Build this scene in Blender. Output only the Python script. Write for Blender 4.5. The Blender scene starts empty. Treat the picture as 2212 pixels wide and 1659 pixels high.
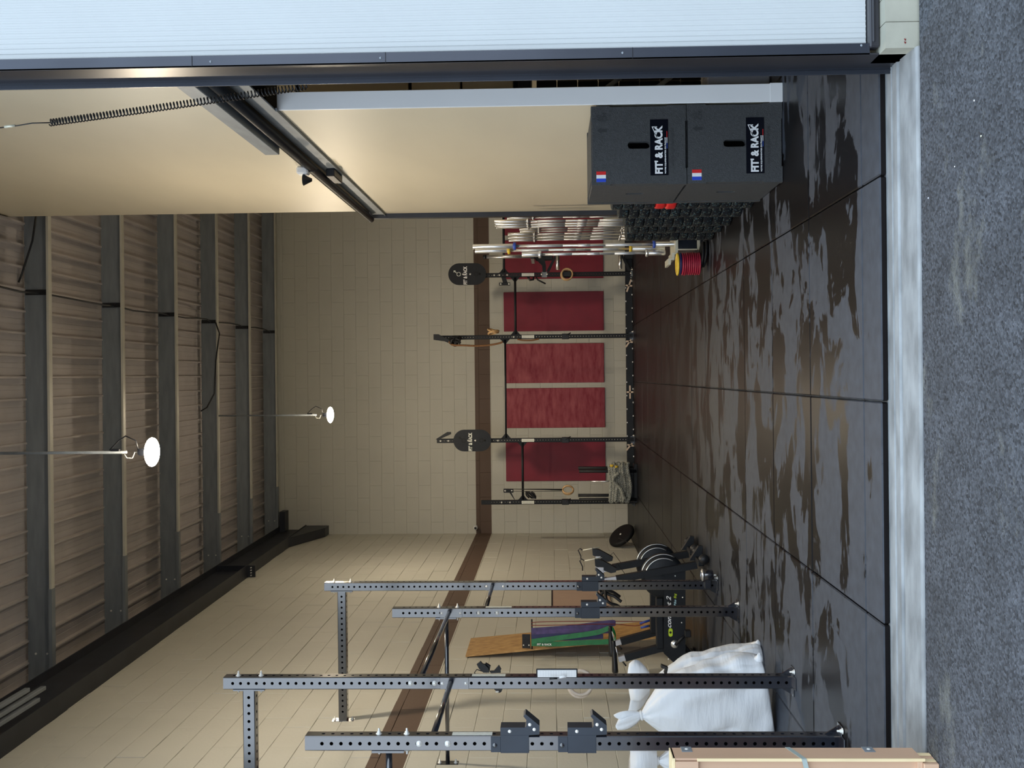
import bpy, bmesh, math, random
from mathutils import Vector, Matrix, noise
random.seed(7)
PI = math.pi
C = bpy.context.scene.collection
SC = bpy.context.scene

# ------------------------------------------------------------------ camera, sky, exposure
W, H, FOC = 2212.0, 1659.0, 2217.0          # the photograph was taken with the phone held upright, its file lies on its side
PITCH, ROLL = 0.0288, 0.0100
PX, PY = 1128.0, 810.6
CAMP = Vector((0.0, 0.0, 1.48))
cF = Vector((0, math.cos(PITCH), math.sin(PITCH)))
cD = Vector((0, math.sin(PITCH), -math.cos(PITCH)))
cR = Vector((1, 0, 0))
cX = cD * math.cos(ROLL) - cR * math.sin(ROLL)
cY = cR * math.cos(ROLL) + cD * math.sin(ROLL)
cam_d = bpy.data.cameras.new('camera'); cam = bpy.data.objects.new('camera', cam_d); C.objects.link(cam)
M = Matrix.Identity(4)
for i in range(3):
    M[i][0] = cX[i]; M[i][1] = cY[i]; M[i][2] = -cF[i]; M[i][3] = CAMP[i]
cam.matrix_world = M
cam_d.sensor_width = 36.0; cam_d.sensor_fit = 'HORIZONTAL'; cam_d.lens = FOC / W * 36.0
cam_d.shift_x = (W / 2 - PX) / W; cam_d.shift_y = (PY - H / 2) / W
cam_d.clip_start = 0.05; cam_d.clip_end = 300
SC.camera = cam

SC.view_settings.view_transform = 'Standard'
try: SC.view_settings.look = 'None'
except Exception: pass
SC.view_settings.gamma = 1.0; SC.view_settings.use_curve_mapping = False
SC.view_settings.exposure = 0.0
SKY = (0.72, 0.87, 1.08); SKY_POWER = 2.7
LAMP_GLOW = 640.0; LAMP_COLOUR = (1.0, 0.85, 0.64)

wd = bpy.data.worlds.new('overcast_sky'); SC.world = wd; wd.use_nodes = True
nt = wd.node_tree; nt.nodes.clear()
bg = nt.nodes.new('ShaderNodeBackground'); wo = nt.nodes.new('ShaderNodeOutputWorld')
tc = nt.nodes.new('ShaderNodeTexCoord'); sx = nt.nodes.new('ShaderNodeSeparateXYZ'); cr = nt.nodes.new('ShaderNodeValToRGB')
nt.links.new(tc.outputs['Generated'], sx.inputs[0]); nt.links.new(sx.outputs['Z'], cr.inputs[0]); nt.links.new(cr.outputs[0], bg.inputs[0])
cr.color_ramp.elements[0].position = 0.0; cr.color_ramp.elements[0].color = (0.82, 0.90, 1.0, 1)
cr.color_ramp.elements[1].position = 0.8; cr.color_ramp.elements[1].color = (0.66, 0.83, 1.0, 1)
bg.inputs[1].default_value = SKY_POWER
nt.links.new(bg.outputs[0], wo.inputs[0])

def pt(px, py, Y=None, X=None, Z=None):
    """a point seen at a place of the photograph, on a plane of known depth, side distance or height"""
    d = cF * FOC + cX * (px - PX) + cY * (PY - py)
    if Y is not None: t = (Y - CAMP.y) / d.y
    elif X is not None: t = (X - CAMP.x) / d.x
    else: t = (Z - CAMP.z) / d.z
    return CAMP + d * t

# ------------------------------------------------------------------ mesh helpers
class MB:
    def __init__(s): s.v = []; s.f = []; s.sm = []
    def add(s, vs, fs, smooth=False):
        o = len(s.v); s.v += [tuple(v) for v in vs]; s.f += [tuple(i + o for i in f) for f in fs]; s.sm += [smooth] * len(fs); return s
    def box(s, x0, x1, y0, y1, z0, z1, c=0.0):
        if x0 > x1: x0, x1 = x1, x0
        if y0 > y1: y0, y1 = y1, y0
        if z0 > z1: z0, z1 = z1, z0
        if c <= 0:
            return s.add([(x0,y0,z0),(x1,y0,z0),(x1,y1,z0),(x0,y1,z0),(x0,y0,z1),(x1,y0,z1),(x1,y1,z1),(x0,y1,z1)],
                         [(0,3,2,1),(4,5,6,7),(0,1,5,4),(1,2,6,5),(2,3,7,6),(3,0,4,7)])
        bm = bmesh.new(); r = bmesh.ops.create_cube(bm, size=1)
        for v in bm.verts: v.co = Vector(((x0+x1)/2 + v.co.x*(x1-x0), (y0+y1)/2 + v.co.y*(y1-y0), (z0+z1)/2 + v.co.z*(z1-z0)))
        bmesh.ops.bevel(bm, geom=bm.edges[:], offset=min(c, .45*min(x1-x0, y1-y0, z1-z0)), segments=1, affect='EDGES')
        s.bm(bm); return s
    def bm(s, bm, smooth=False):
        bm.verts.index_update()
        s.add([v.co[:] for v in bm.verts], [[v.index for v in f.verts] for f in bm.faces], smooth); bm.free(); return s
    def cyl(s, p0, p1, r, n=16, r1=None, smooth=True, caps=True):
        p0 = Vector(p0); p1 = Vector(p1); d = (p1 - p0).normalized(); r1 = r if r1 is None else r1
        a = d.orthogonal().normalized(); b = d.cross(a)
        vs = []
        for p, rr in ((p0, r), (p1, r1)):
            for i in range(n):
                t = 2*PI*i/n; vs.append(p + a*math.cos(t)*rr + b*math.sin(t)*rr)
        s.add(vs, [(i, (i+1) % n, n+(i+1) % n, n+i) for i in range(n)], smooth)
        if caps: s.add(vs, [tuple(range(n))[::-1], tuple(range(n, 2*n))])
        return s
    def tube(s, path, r, n=8, closed=False, caps=True, smooth=True):
        P = [Vector(p) for p in path]; N = len(P); vs = []; up = None
        for i in range(N):
            if closed: d = (P[(i+1) % N] - P[i-1])
            else: d = P[min(i+1, N-1)] - P[max(i-1, 0)]
            d.normalize()
            if up is None: a = d.orthogonal().normalized()
            else:
                a = up - d * up.dot(d)
                a = a.normalized() if a.length > 1e-6 else d.orthogonal().normalized()
            up = a; b = d.cross(a); rr = r[i] if isinstance(r, (list, tuple)) else r
            for k in range(n):
                t = 2*PI*k/n; vs.append(P[i] + a*math.cos(t)*rr + b*math.sin(t)*rr)
        fs = []
        for i in range(N if closed else N-1):
            j = (i+1) % N
            for k in range(n): fs.append((i*n+k, i*n+(k+1) % n, j*n+(k+1) % n, j*n+k))
        s.add(vs, fs, smooth)
        if caps and not closed: s.add(vs, [tuple(range(n))[::-1], tuple(range((N-1)*n, N*n))])
        return s
    def prism(s, poly, a0, a1, axis='y', holes=()):
        """a flat outline (two coordinates) given thickness along axis"""
        bm = bmesh.new(); es = []
        def m(u, v, w): return {'y': (u, w, v), 'x': (w, u, v), 'z': (u, v, w)}[axis]
        for lp in [poly] + list(holes):
            vv = [bm.verts.new(m(u, v, a0)) for u, v in lp]
            es += [bm.edges.new((vv[i], vv[(i+1) % len(vv)])) for i in range(len(vv))]
        if holes: bmesh.ops.triangle_fill(bm, edges=es, use_beauty=True)
        else: bmesh.ops.contextual_create(bm, geom=es)
        r = bmesh.ops.extrude_face_region(bm, geom=bm.faces[:])
        d = Vector(m(0, 0, a1 - a0))
        bmesh.ops.translate(bm, vec=d, verts=[g for g in r['geom'] if isinstance(g, bmesh.types.BMVert)])
        bmesh.ops.recalc_face_normals(bm, faces=bm.faces[:])
        return s.bm(bm)
    def lathe(s, prof, org=(0, 0, 0), n=32, axis='z', smooth=True):
        """profile of (radius, height) pairs turned about an axis"""
        o = Vector(org); vs = []
        for r, h in prof:
            for k in range(n):
                t = 2*PI*k/n; c, q = r*math.cos(t), r*math.sin(t)
                vs.append(o + Vector({'z': (c, q, h), 'y': (c, h, q), 'x': (h, c, q)}[axis]))
        m = len(prof)
        fs = [(i*n+k, i*n+(k+1) % n, (i+1)*n+(k+1) % n, (i+1)*n+k) for i in range(m-1) for k in range(n)]
        return s.add(vs, fs, smooth)
    def mesh(s, name, mat=None):
        me = bpy.data.meshes.new(name); me.from_pydata(s.v, [], s.f)
        me.polygons.foreach_set('use_smooth', s.sm); me.update()
        bm = bmesh.new(); bm.from_mesh(me); bmesh.ops.remove_doubles(bm, verts=bm.verts[:], dist=1e-5)
        bmesh.ops.recalc_face_normals(bm, faces=bm.faces[:]); bm.to_mesh(me); bm.free()
        if mat: me.materials.append(mat)
        return me
    def build(s, name, mat, parent=None, **k):
        return link(name, s.mesh(name, mat), parent, **k)

def link(name, me, parent=None, loc=None, rot=None, kind=None, label=None):
    o = bpy.data.objects.new(name, me); C.objects.link(o)
    if parent is not None: o.parent = parent
    if loc is not None: o.location = loc
    if rot is not None: o.rotation_euler = rot
    if kind: o['kind'] = kind
    if label: o['label'] = label
    return o
def tag(o, label, cat, group=None, kind=None):
    o['label'] = label; o['category'] = cat
    if group: o['group'] = group
    if kind: o['kind'] = kind
    return o
def thing(name, label, cat, loc=(0, 0, 0), rotz=0.0, group=None):
    o = bpy.data.objects.new(name, None); C.objects.link(o); o.empty_display_size = .05
    o.location = loc; o.rotation_euler = (0, 0, rotz)
    return tag(o, label, cat, group)
KIDS = {}
def dup(root, loc, label, group=None, rotz=None):
    r = root.copy(); C.objects.link(r); r.location = loc; r['label'] = label
    if group: r['group'] = group
    if rotz is not None: r.rotation_euler = (0, 0, rotz)
    for ch in [o for o in C.objects if o.parent == root]:
        c = ch.copy(); C.objects.link(c); c.parent = r
        for g in [o for o in C.objects if o.parent == ch]:
            d = g.copy(); C.objects.link(d); d.parent = c
    return r
def struct(o, label=None):
    o['kind'] = 'structure'
    if label: o['label'] = label
    return o
TXT = {}
def text(name, s, size, mat, parent, loc, rot=(PI/2, 0, 0), ext=0.0008, bold=0.0, shear=0.0, align='LEFT', sx=1.0, label=None):
    cu = bpy.data.curves.new(name, 'FONT'); cu.body = s; cu.size = size; cu.extrude = ext; cu.offset = bold; cu.shear = shear; cu.align_x = align; cu.align_y = 'BOTTOM'
    t = bpy.data.objects.new(name, cu); C.objects.link(t)
    dg = bpy.context.evaluated_depsgraph_get(); me = bpy.data.meshes.new_from_object(t.evaluated_get(dg))
    bpy.data.objects.remove(t); bpy.data.curves.remove(cu)
    me.name = name; me.materials.clear(); me.materials.append(mat)
    o = link(name, me, parent, loc, rot, label=label); o.scale = (sx, 1, 1)
    return o

# ------------------------------------------------------------------ materials
MT = {}
def mat(name, col, rough=.5, metal=0.0, var=0.0, vscale=8.0, bump=0.0, bscale=60.0, spec=0.5, emit=None, estr=0.0, stretch=None, col2=None, vdetail=4.0, coat=0.0):
    m = bpy.data.materials.new(name); m.use_nodes = True; nt = m.node_tree; b = nt.nodes['Principled BSDF']
    b.inputs['Base Color'].default_value = (*col, 1); b.inputs['Roughness'].default_value = rough; b.inputs['Metallic'].default_value = metal
    b.inputs['Specular IOR Level'].default_value = spec
    if coat: b.inputs['Coat Weight'].default_value = coat; b.inputs['Coat Roughness'].default_value = .14; b.inputs['Coat IOR'].default_value = 1.8
    if emit: b.inputs['Emission Color'].default_value = (*emit, 1); b.inputs['Emission Strength'].default_value = estr
    g = nt.nodes.new('ShaderNodeNewGeometry'); mp = nt.nodes.new('ShaderNodeMapping'); nt.links.new(g.outputs['Position'], mp.inputs[0])
    if stretch: mp.inputs['Scale'].default_value = stretch
    if var or col2:
        n = nt.nodes.new('ShaderNodeTexNoise'); n.inputs['Scale'].default_value = vscale; n.inputs['Detail'].default_value = vdetail
        nt.links.new(mp.outputs[0], n.inputs[0])
        r = nt.nodes.new('ShaderNodeMapRange'); r.inputs[1].default_value = .3; r.inputs[2].default_value = .7
        nt.links.new(n.outputs['Fac'], r.inputs[0])
        mx = nt.nodes.new('ShaderNodeMix'); mx.data_type = 'RGBA'
        c2 = col2 if col2 else tuple(min(1, c*(1+var)) for c in col); c1 = col if col2 else tuple(c*(1-var) for c in col)
        mx.inputs[6].default_value = (*c1, 1); mx.inputs[7].default_value = (*c2, 1)
        nt.links.new(r.outputs[0], mx.inputs[0]); nt.links.new(mx.outputs[2], b.inputs['Base Color'])
    if bump:
        n2 = nt.nodes.new('ShaderNodeTexNoise'); n2.inputs['Scale'].default_value = bscale; n2.inputs['Detail'].default_value = 3
        nt.links.new(mp.outputs[0], n2.inputs[0]); bp = nt.nodes.new('ShaderNodeBump'); bp.inputs['Strength'].default_value = min(1, bump*4); bp.inputs['Distance'].default_value = bump*.02
        nt.links.new(n2.outputs['Fac'], bp.inputs['Height']); nt.links.new(bp.outputs[0], b.inputs['Normal'])
    MT[name] = m; return m

black = mat('black_powder_coat', (.007, .010, .019), .24, 0, .15, 12, bump=.006, bscale=400, spec=.8, coat=1.0)
black2 = mat('black_satin_coat', (.010, .012, .016), .5, 0, .15, 12, spec=.35)
blackm = mat('black_plastic', (.010, .011, .014), .45, 0, .2, 30)
galv = mat('galvanised_steel', (.25, .28, .31), .5, .25, .12, 5, stretch=(.6, 1, 3))
sheet_m = mat('roof_sheet', (.52, .485, .48), .55, .1, .06, 3)
rafter_m = mat('dark_painted_steel', (.030, .034, .046), .45, .2, .2, 4)
chrome = mat('chrome', (.90, .91, .93), .30, .92, .03, 20)
knurl = mat('knurled_steel', (.74, .78, .84), .45, .6, .05, 300)
bolt_m = mat('zinc_bolt', (.92, .91, .87), .4, .3)
cream = mat('cream_panel_paint', (.72, .65, .50), .42, 0, .035, 2.2, stretch=(1, .35, 1))
whitep = mat('white_panel', (.80, .81, .82), .35, 0, .02, 3)
facade_m = mat('white_facade_cladding', (.54, .57, .58), .4, 0, .02, 2)
trim_m = mat('anthracite_flashing', (.055, .062, .080), .26, .55, .10, 3, bump=.01, bscale=80)
reveal_m = mat('anthracite_reveal', (.030, .030, .036), .30, .2, .10, 3)
red_m = mat('red_mat_vinyl', (.25, .012, .034), .5, 0, .12, 3)
red2_m = mat('chalky_red_mat_vinyl', (.25, .014, .036), .6, 0, .0, 4, col2=(.42, .09, .11), stretch=(1, 1, 3.5), vdetail=7)
wood_m = mat('ring_wood', (.62, .40, .20), .4, 0, .15, 30)
cringe = mat('pale_ring_wood', (.66, .56, .46), .45, 0, .08, 20)
rope_b = mat('manila_rope', (.26, .13, .06), .8, 0, .3, 90, bump=.3, bscale=200)
yellow = mat('yellow_paint', (.80, .55, .05), .4, 0, .05, 20)
blue = mat('blue_paint', (.03, .08, .42), .4, 0, .05, 20)
navy = mat('navy_rubber', (.02, .02, .10), .5, 0, .1, 20)
redp = mat('red_rubber', (.40, .02, .05), .45, 0, .1, 40)
redbright = mat('bright_red_rubber', (.70, .02, .02), .4, 0, .06, 20)
paper = mat('label_paper', (.72, .74, .68), .5, 0, .1, 60)
whitew = mat('white_print', (.90, .91, .92), .5, 0, .02, 40)
green = mat('green_rubber_band', (.01, .17, .045), .45, 0, .25, 14)
purple = mat('purple_rubber_band', (.055, .03, .13), .45, 0, .35, 14)
maroon = mat('red_cord', (.20, .02, .02), .5, 0, .1, 40)
osb = mat('oriented_strand_board', (.36, .20, .07), .6, 0, 0, 9, col2=(.62, .38, .15), stretch=(1, 3, 1.2), vdetail=8, bump=.06, bscale=60)
ply = mat('plywood', (.60, .39, .26), .6, 0, .09, 2.2, stretch=(2, 2, .4), vdetail=6)
plyedge = mat('plywood_edge', (.80, .64, .38), .6, 0, .12, 30, stretch=(1, 1, .1))
cardb = mat('tan_hardboard', (.50, .36, .28), .6, 0, .05, 4)
ltgrey = mat('light_grey_tube', (.60, .62, .68), .35, .3, .03, 20)
limegreen = mat('lime_print', (.55, .72, .03), .5, 0, .02, 20)
skyprint = mat('pale_blue_print', (.45, .70, .80), .5, 0, .02, 20)
rubber_dark = mat('black_rubber', (.007, .008, .010), .6, 0, .2, 40, spec=.3, bump=.05, bscale=300)
ivory = mat('ivory_paint', (.70, .68, .55), .4, .2, .03, 20)
tape_m = mat('masking_tape', (.75, .60, .47), .6, 0, .05, 30)
hole_m = mat('dark_recess', (.004, .004, .005), .8, 0, .1, 20)
straps_m = mat('plastic_strapping', (.36, .42, .40), .35, 0, .05, 20)

def m_block():
    """cream block paint with a brown band between 2.70 m and 3.01 m"""
    m = bpy.data.materials.new('painted_blockwork'); m.use_nodes = True; nt = m.node_tree; b = nt.nodes['Principled BSDF']; L = nt.links.new
    g = nt.nodes.new('ShaderNodeNewGeometry'); s = nt.nodes.new('ShaderNodeSeparateXYZ'); L(g.outputs['Position'], s.inputs[0])
    def mth(op, a, v):
        n = nt.nodes.new('ShaderNodeMath'); n.operation = op; L(a, n.inputs[0])
        if isinstance(v, float): n.inputs[1].default_value = v
        else: L(v, n.inputs[1])
        return n.outputs[0]
    band = mth('MULTIPLY', mth('GREATER_THAN', s.outputs['Z'], 2.705), mth('LESS_THAN', s.outputs['Z'], 3.012))
    n = nt.nodes.new('ShaderNodeTexNoise'); n.inputs['Scale'].default_value = 1.3; n.inputs['Detail'].default_value = 5; L(g.outputs['Position'], n.inputs[0])
    mx = nt.nodes.new('ShaderNodeMix'); mx.data_type = 'RGBA'; mx.inputs[6].default_value = (.56, .55, .485, 1); mx.inputs[7].default_value = (.66, .65, .575, 1); L(n.outputs['Fac'], mx.inputs[0])
    m2 = nt.nodes.new('ShaderNodeMix'); m2.data_type = 'RGBA'; m2.inputs[7].default_value = (.115, .072, .050, 1); L(band, m2.inputs[0]); L(mx.outputs[2], m2.inputs[6])
    L(m2.outputs[2], b.inputs['Base Color']); b.inputs['Roughness'].default_value = .62
    n2 = nt.nodes.new('ShaderNodeTexNoise'); n2.inputs['Scale'].default_value = 38; n2.inputs['Detail'].default_value = 6; L(g.outputs['Position'], n2.inputs[0])
    bp = nt.nodes.new('ShaderNodeBump'); bp.inputs['Strength'].default_value = .35; bp.inputs['Distance'].default_value = .004; L(n2.outputs['Fac'], bp.inputs['Height']); L(bp.outputs[0], b.inputs['Normal'])
    return m
block_m = m_block()

def m_rubber_floor():
    """dark rubber: wet film (dark, glossy) and dried dusty patches (paler, matt)"""
    m = bpy.data.materials.new('wet_rubber_tile'); m.use_nodes = True; nt = m.node_tree; b = nt.nodes['Principled BSDF']; L = nt.links.new
    g = nt.nodes.new('ShaderNodeNewGeometry'); s = nt.nodes.new('ShaderNodeSeparateXYZ'); L(g.outputs['Position'], s.inputs[0])
    def noi(sc, det, st, dist=0.0, rough=.5):
        mp = nt.nodes.new('ShaderNodeMapping'); mp.inputs['Scale'].default_value = st; L(g.outputs['Position'], mp.inputs[0])
        n = nt.nodes.new('ShaderNodeTexNoise'); n.inputs['Scale'].default_value = sc; n.inputs['Detail'].default_value = det; n.inputs['Distortion'].default_value = dist; n.inputs['Roughness'].default_value = rough
        L(mp.outputs[0], n.inputs[0]); return n.outputs['Fac']
    def rng(a, i0, i1, o0=0.0, o1=1.0):
        r = nt.nodes.new('ShaderNodeMapRange'); L(a, r.inputs[0]); r.inputs[1].default_value = i0; r.inputs[2].default_value = i1; r.inputs[3].default_value = o0; r.inputs[4].default_value = o1; return r.outputs[0]
    def mt(op, a, c):
        n = nt.nodes.new('ShaderNodeMath'); n.operation = op
        for i, q in enumerate((a, c)):
            if isinstance(q, (int, float)): n.inputs[i].default_value = q
            else: L(q, n.inputs[i])
        return n.outputs[0]
    big = noi(2.1, 8, (.62, 1.15, 1), .7, .64)
    fine = noi(9, 5, (.8, 1.2, 1), .3)
    w = mt('ADD', big, mt('MULTIPLY', mt('SUBTRACT', fine, .5), .16))
    edge = rng(s.outputs['Y'], 4.9, 5.2, .13, 0.0)          # the sill side has dried
    left = rng(s.outputs['X'], -1.0, -2.4, 0.0, .07)
    w = mt('ADD', w, mt('ADD', edge, left))
    dry = rng(w, .492, .512)
    dry = mt('MULTIPLY', dry, rng(s.outputs['Y'], 8.2, 11.5, 1.0, .12))
    sn = nt.nodes.new('ShaderNodeSeparateXYZ'); L(g.outputs['Normal'], sn.inputs[0]); dry = mt('MULTIPLY', dry, rng(sn.outputs['Z'], .3, .9))
    mr2 = rng(dry, 0, 1, .12, .35); L(mr2, b.inputs['Specular IOR Level'])
    mx = nt.nodes.new('ShaderNodeMix'); mx.data_type = 'RGBA'; mx.inputs[6].default_value = (.0085, .0072, .0075, 1)
    dust = nt.nodes.new('ShaderNodeMix'); dust.data_type = 'RGBA'; dust.inputs[6].default_value = (.036, .041, .052, 1); dust.inputs[7].default_value = (.092, .104, .130, 1)
    L(noi(14, 6, (1, 1, 1)), dust.inputs[0]); L(dust.outputs[2], mx.inputs[7]); L(dry, mx.inputs[0])
    L(mx.outputs[2], b.inputs['Base Color'])
    wetr = rng(s.outputs['Y'], 8.0, 12.0, .30, .38)
    mr = nt.nodes.new('ShaderNodeMix'); mr.data_type = 'FLOAT'; L(dry, mr.inputs[0]); L(wetr, mr.inputs[2]); mr.inputs[3].default_value = .62
    L(mr.outputs[0], b.inputs['Roughness'])
    bp = nt.nodes.new('ShaderNodeBump'); bp.inputs['Strength'].default_value = .25; bp.inputs['Distance'].default_value = .002
    L(noi(220, 3, (1, 1, 1)), bp.inputs['Height']); L(bp.outputs[0], b.inputs['Normal'])
    return m
floor_m = m_rubber_floor()

def m_asphalt():
    m = bpy.data.materials.new('asphalt'); m.use_nodes = True; nt = m.node_tree; b = nt.nodes['Principled BSDF']; L = nt.links.new
    g = nt.nodes.new('ShaderNodeNewGeometry')
    v = nt.nodes.new('ShaderNodeTexVoronoi'); v.inputs['Scale'].default_value = 105; L(g.outputs['Position'], v.inputs[0])
    n = nt.nodes.new('ShaderNodeTexNoise'); n.inputs['Scale'].default_value = 4; n.inputs['Detail'].default_value = 6; L(g.outputs['Position'], n.inputs[0])
    r = nt.nodes.new('ShaderNodeValToRGB'); L(v.outputs['Color'], r.inputs[0])
    r.color_ramp.elements[0].position = .1; r.color_ramp.elements[0].color = (.018, .020, .025, 1); r.color_ramp.elements[1].position = .9; r.color_ramp.elements[1].color = (.105, .114, .134, 1)
    # pale dust trails
    w = nt.nodes.new('ShaderNodeTexNoise'); w.inputs['Scale'].default_value = 1.6; w.inputs['Detail'].default_value = 9; w.inputs['Roughness'].default_value = .75
    mp = nt.nodes.new('ShaderNodeMapping'); mp.inputs['Scale'].default_value = (.8, 1.6, 1); mp.inputs['Location'].default_value = (.3, 1.1, 0); L(g.outputs['Position'], mp.inputs[0]); L(mp.outputs[0], w.inputs[0])
    rr = nt.nodes.new('ShaderNodeMapRange'); rr.inputs[1].default_value = .56; rr.inputs[2].default_value = .70; rr.inputs[4].default_value = .8; L(w.outputs['Fac'], rr.inputs[0])
    mx = nt.nodes.new('ShaderNodeMix'); mx.data_type = 'RGBA'; mx.inputs[7].default_value = (.24, .24, .21, 1); L(rr.outputs[0], mx.inputs[0]); L(r.outputs[0], mx.inputs[6])
    hs = nt.nodes.new('ShaderNodeHueSaturation'); L(mx.outputs[2], hs.inputs['Color']); r3 = nt.nodes.new('ShaderNodeMapRange'); L(n.outputs['Fac'], r3.inputs[0]); r3.inputs[1].default_value = .3; r3.inputs[2].default_value = .7; r3.inputs[3].default_value = .8; r3.inputs[4].default_value = 1.25; L(r3.outputs[0], hs.inputs['Value'])
    L(hs.outputs[0], b.inputs['Base Color']); b.inputs['Roughness'].default_value = .75
    bp = nt.nodes.new('ShaderNodeBump'); bp.inputs['Strength'].default_value = .9; bp.inputs['Distance'].default_value = .006
    L(v.outputs['Distance'], bp.inputs['Height']); L(bp.outputs[0], b.inputs['Normal'])
    return m
asphalt_m = m_asphalt()
sill_m = mat('sill_concrete', (.29, .305, .315), .7, 0, .32, 5, bump=.10, bscale=90, stretch=(1, 2.5, 1), vdetail=8)
plinth_m = mat('plinth_concrete', (.38, .375, .31), .75, 0, .1, 8, bump=.08, bscale=70, vdetail=7)

def m_speckle():
    m = bpy.data.materials.new('speckled_crumb_rubber'); m.use_nodes = True; nt = m.node_tree; b = nt.nodes['Principled BSDF']; L = nt.links.new
    g = nt.nodes.new('ShaderNodeNewGeometry'); v = nt.nodes.new('ShaderNodeTexVoronoi'); v.inputs['Scale'].default_value = 130; L(g.outputs['Position'], v.inputs[0])
    s = nt.nodes.new('ShaderNodeSeparateColor'); L(v.outputs['Color'], s.inputs[0])
    t = nt.nodes.new('ShaderNodeMath'); t.operation = 'GREATER_THAN'; t.inputs[1].default_value = .86; L(s.outputs[0], t.inputs[0])
    r = nt.nodes.new('ShaderNodeMix'); r.data_type = 'RGBA'; r.inputs[6].default_value = (.03, .10, .14, 1); r.inputs[7].default_value = (.14, .13, .08, 1); L(s.outputs[1], r.inputs[0])
    mx = nt.nodes.new('ShaderNodeMix'); mx.data_type = 'RGBA'; mx.inputs[6].default_value = (.004, .006, .010, 1); L(r.outputs[2], mx.inputs[7]); L(t.outputs[0], mx.inputs[0])
    L(mx.outputs[2], b.inputs['Base Color']); b.inputs['Roughness'].default_value = .7; b.inputs['Specular IOR Level'].default_value = .3
    bp = nt.nodes.new('ShaderNodeBump'); bp.inputs['Strength'].default_value = .3; bp.inputs['Distance'].default_value = .0015; L(v.outputs['Distance'], bp.inputs['Height']); L(bp.outputs[0], b.inputs['Normal'])
    return m
speckle_m = m_speckle()
foam_m = mat('black_box_skin', (.056, .059, .062), .60, 0, .18, 60, bump=.22, bscale=230)
sack_m = mat('white_woven_sack', (.88, .90, .93), .55, 0, .04, 6, bump=.30, bscale=34, stretch=(.16, .16, 1))
braid_m = mat('grey_battle_rope', (.30, .31, .28), .85, 0, .75, 95, vdetail=1, bump=.2, bscale=95)

# ------------------------------------------------------------------ measures of the hall
XL, XR, YB, YF = -3.15, 5.2, 20.4, 4.62
def zpur(y): return 6.36 + .027 * y            # underside of the purlins
COURSE, BLOCK = .2445, .489

# floor: a concrete slab carrying a layer of rubber tiles
fl = MB().box(XL - .3, XR + .3, YF + .035, YB + .3, -.25, -.032).build('floor', sill_m); struct(fl)
def tile_mesh(w, d):
    return MB().box(.003, w - .003, .0035, d - .0035, -.03, 0, .006).mesh('rubber_tile', floor_m)
TM = {}
xs = [XL + .003, -2.14, -1.14, -.135, .88, 1.885, 2.885, 3.885, 4.885, XR]
ys = [YF + .045, 4.92] + [4.92 + k for k in range(1, 16)] + [YB]
for j in range(len(ys) - 1):
    for i in range(len(xs) - 1):
        w, d = xs[i+1] - xs[i], ys[j+1] - ys[j]; y0 = ys[j]
        if j == 0 and i < 4: y0 += -.006; d += .006 if i != 3 else .018; y0 -= 0 if i != 3 else .012
        if j == 0 and i >= 4: y0 -= .018; d += .018
        k = (round(w, 3), round(d, 3))
        if k not in TM: TM[k] = tile_mesh(w, d)
        link('rubber_tile', TM[k], fl, (xs[i], y0, random.uniform(-.0015, .0015)), (random.uniform(-.0008, .0008), random.uniform(-.0008, .0008), 0))

# outside ground and sill
struct(MB().box(-90, 90, -140, 4.285, -.3, -.052).build('ground', asphalt_m), 'dark grey asphalt yard in front of the door')
sl = MB()
sl.prism([(4.285, -.30), (4.285, -.046), (4.30, -.040), (4.47, -.034), (4.475, -.040), (4.50, -.040), (4.505, -.030), (4.56, -.030), (4.565, -.036), (4.575, -.036), (4.58, -.030), (4.655, -.030), (4.655, -.30)], -6, 1.345, 'x')
struct(sl.build('sill', sill_m), 'pale concrete door sill with a drainage groove')
pl = MB().box(1.345, 1.452, 4.31, 4.52, -.3, .078).box(1.456, 1.56, 4.315, 4.52, -.3, .078).box(1.564, 2.6, 4.315, 4.52, -.3, .078).box(2.604, 6.5, 4.315, 4.52, -.3, .078)
struct(pl.build('plinth', plinth_m), 'cream concrete plinth under the white cladding')

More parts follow.
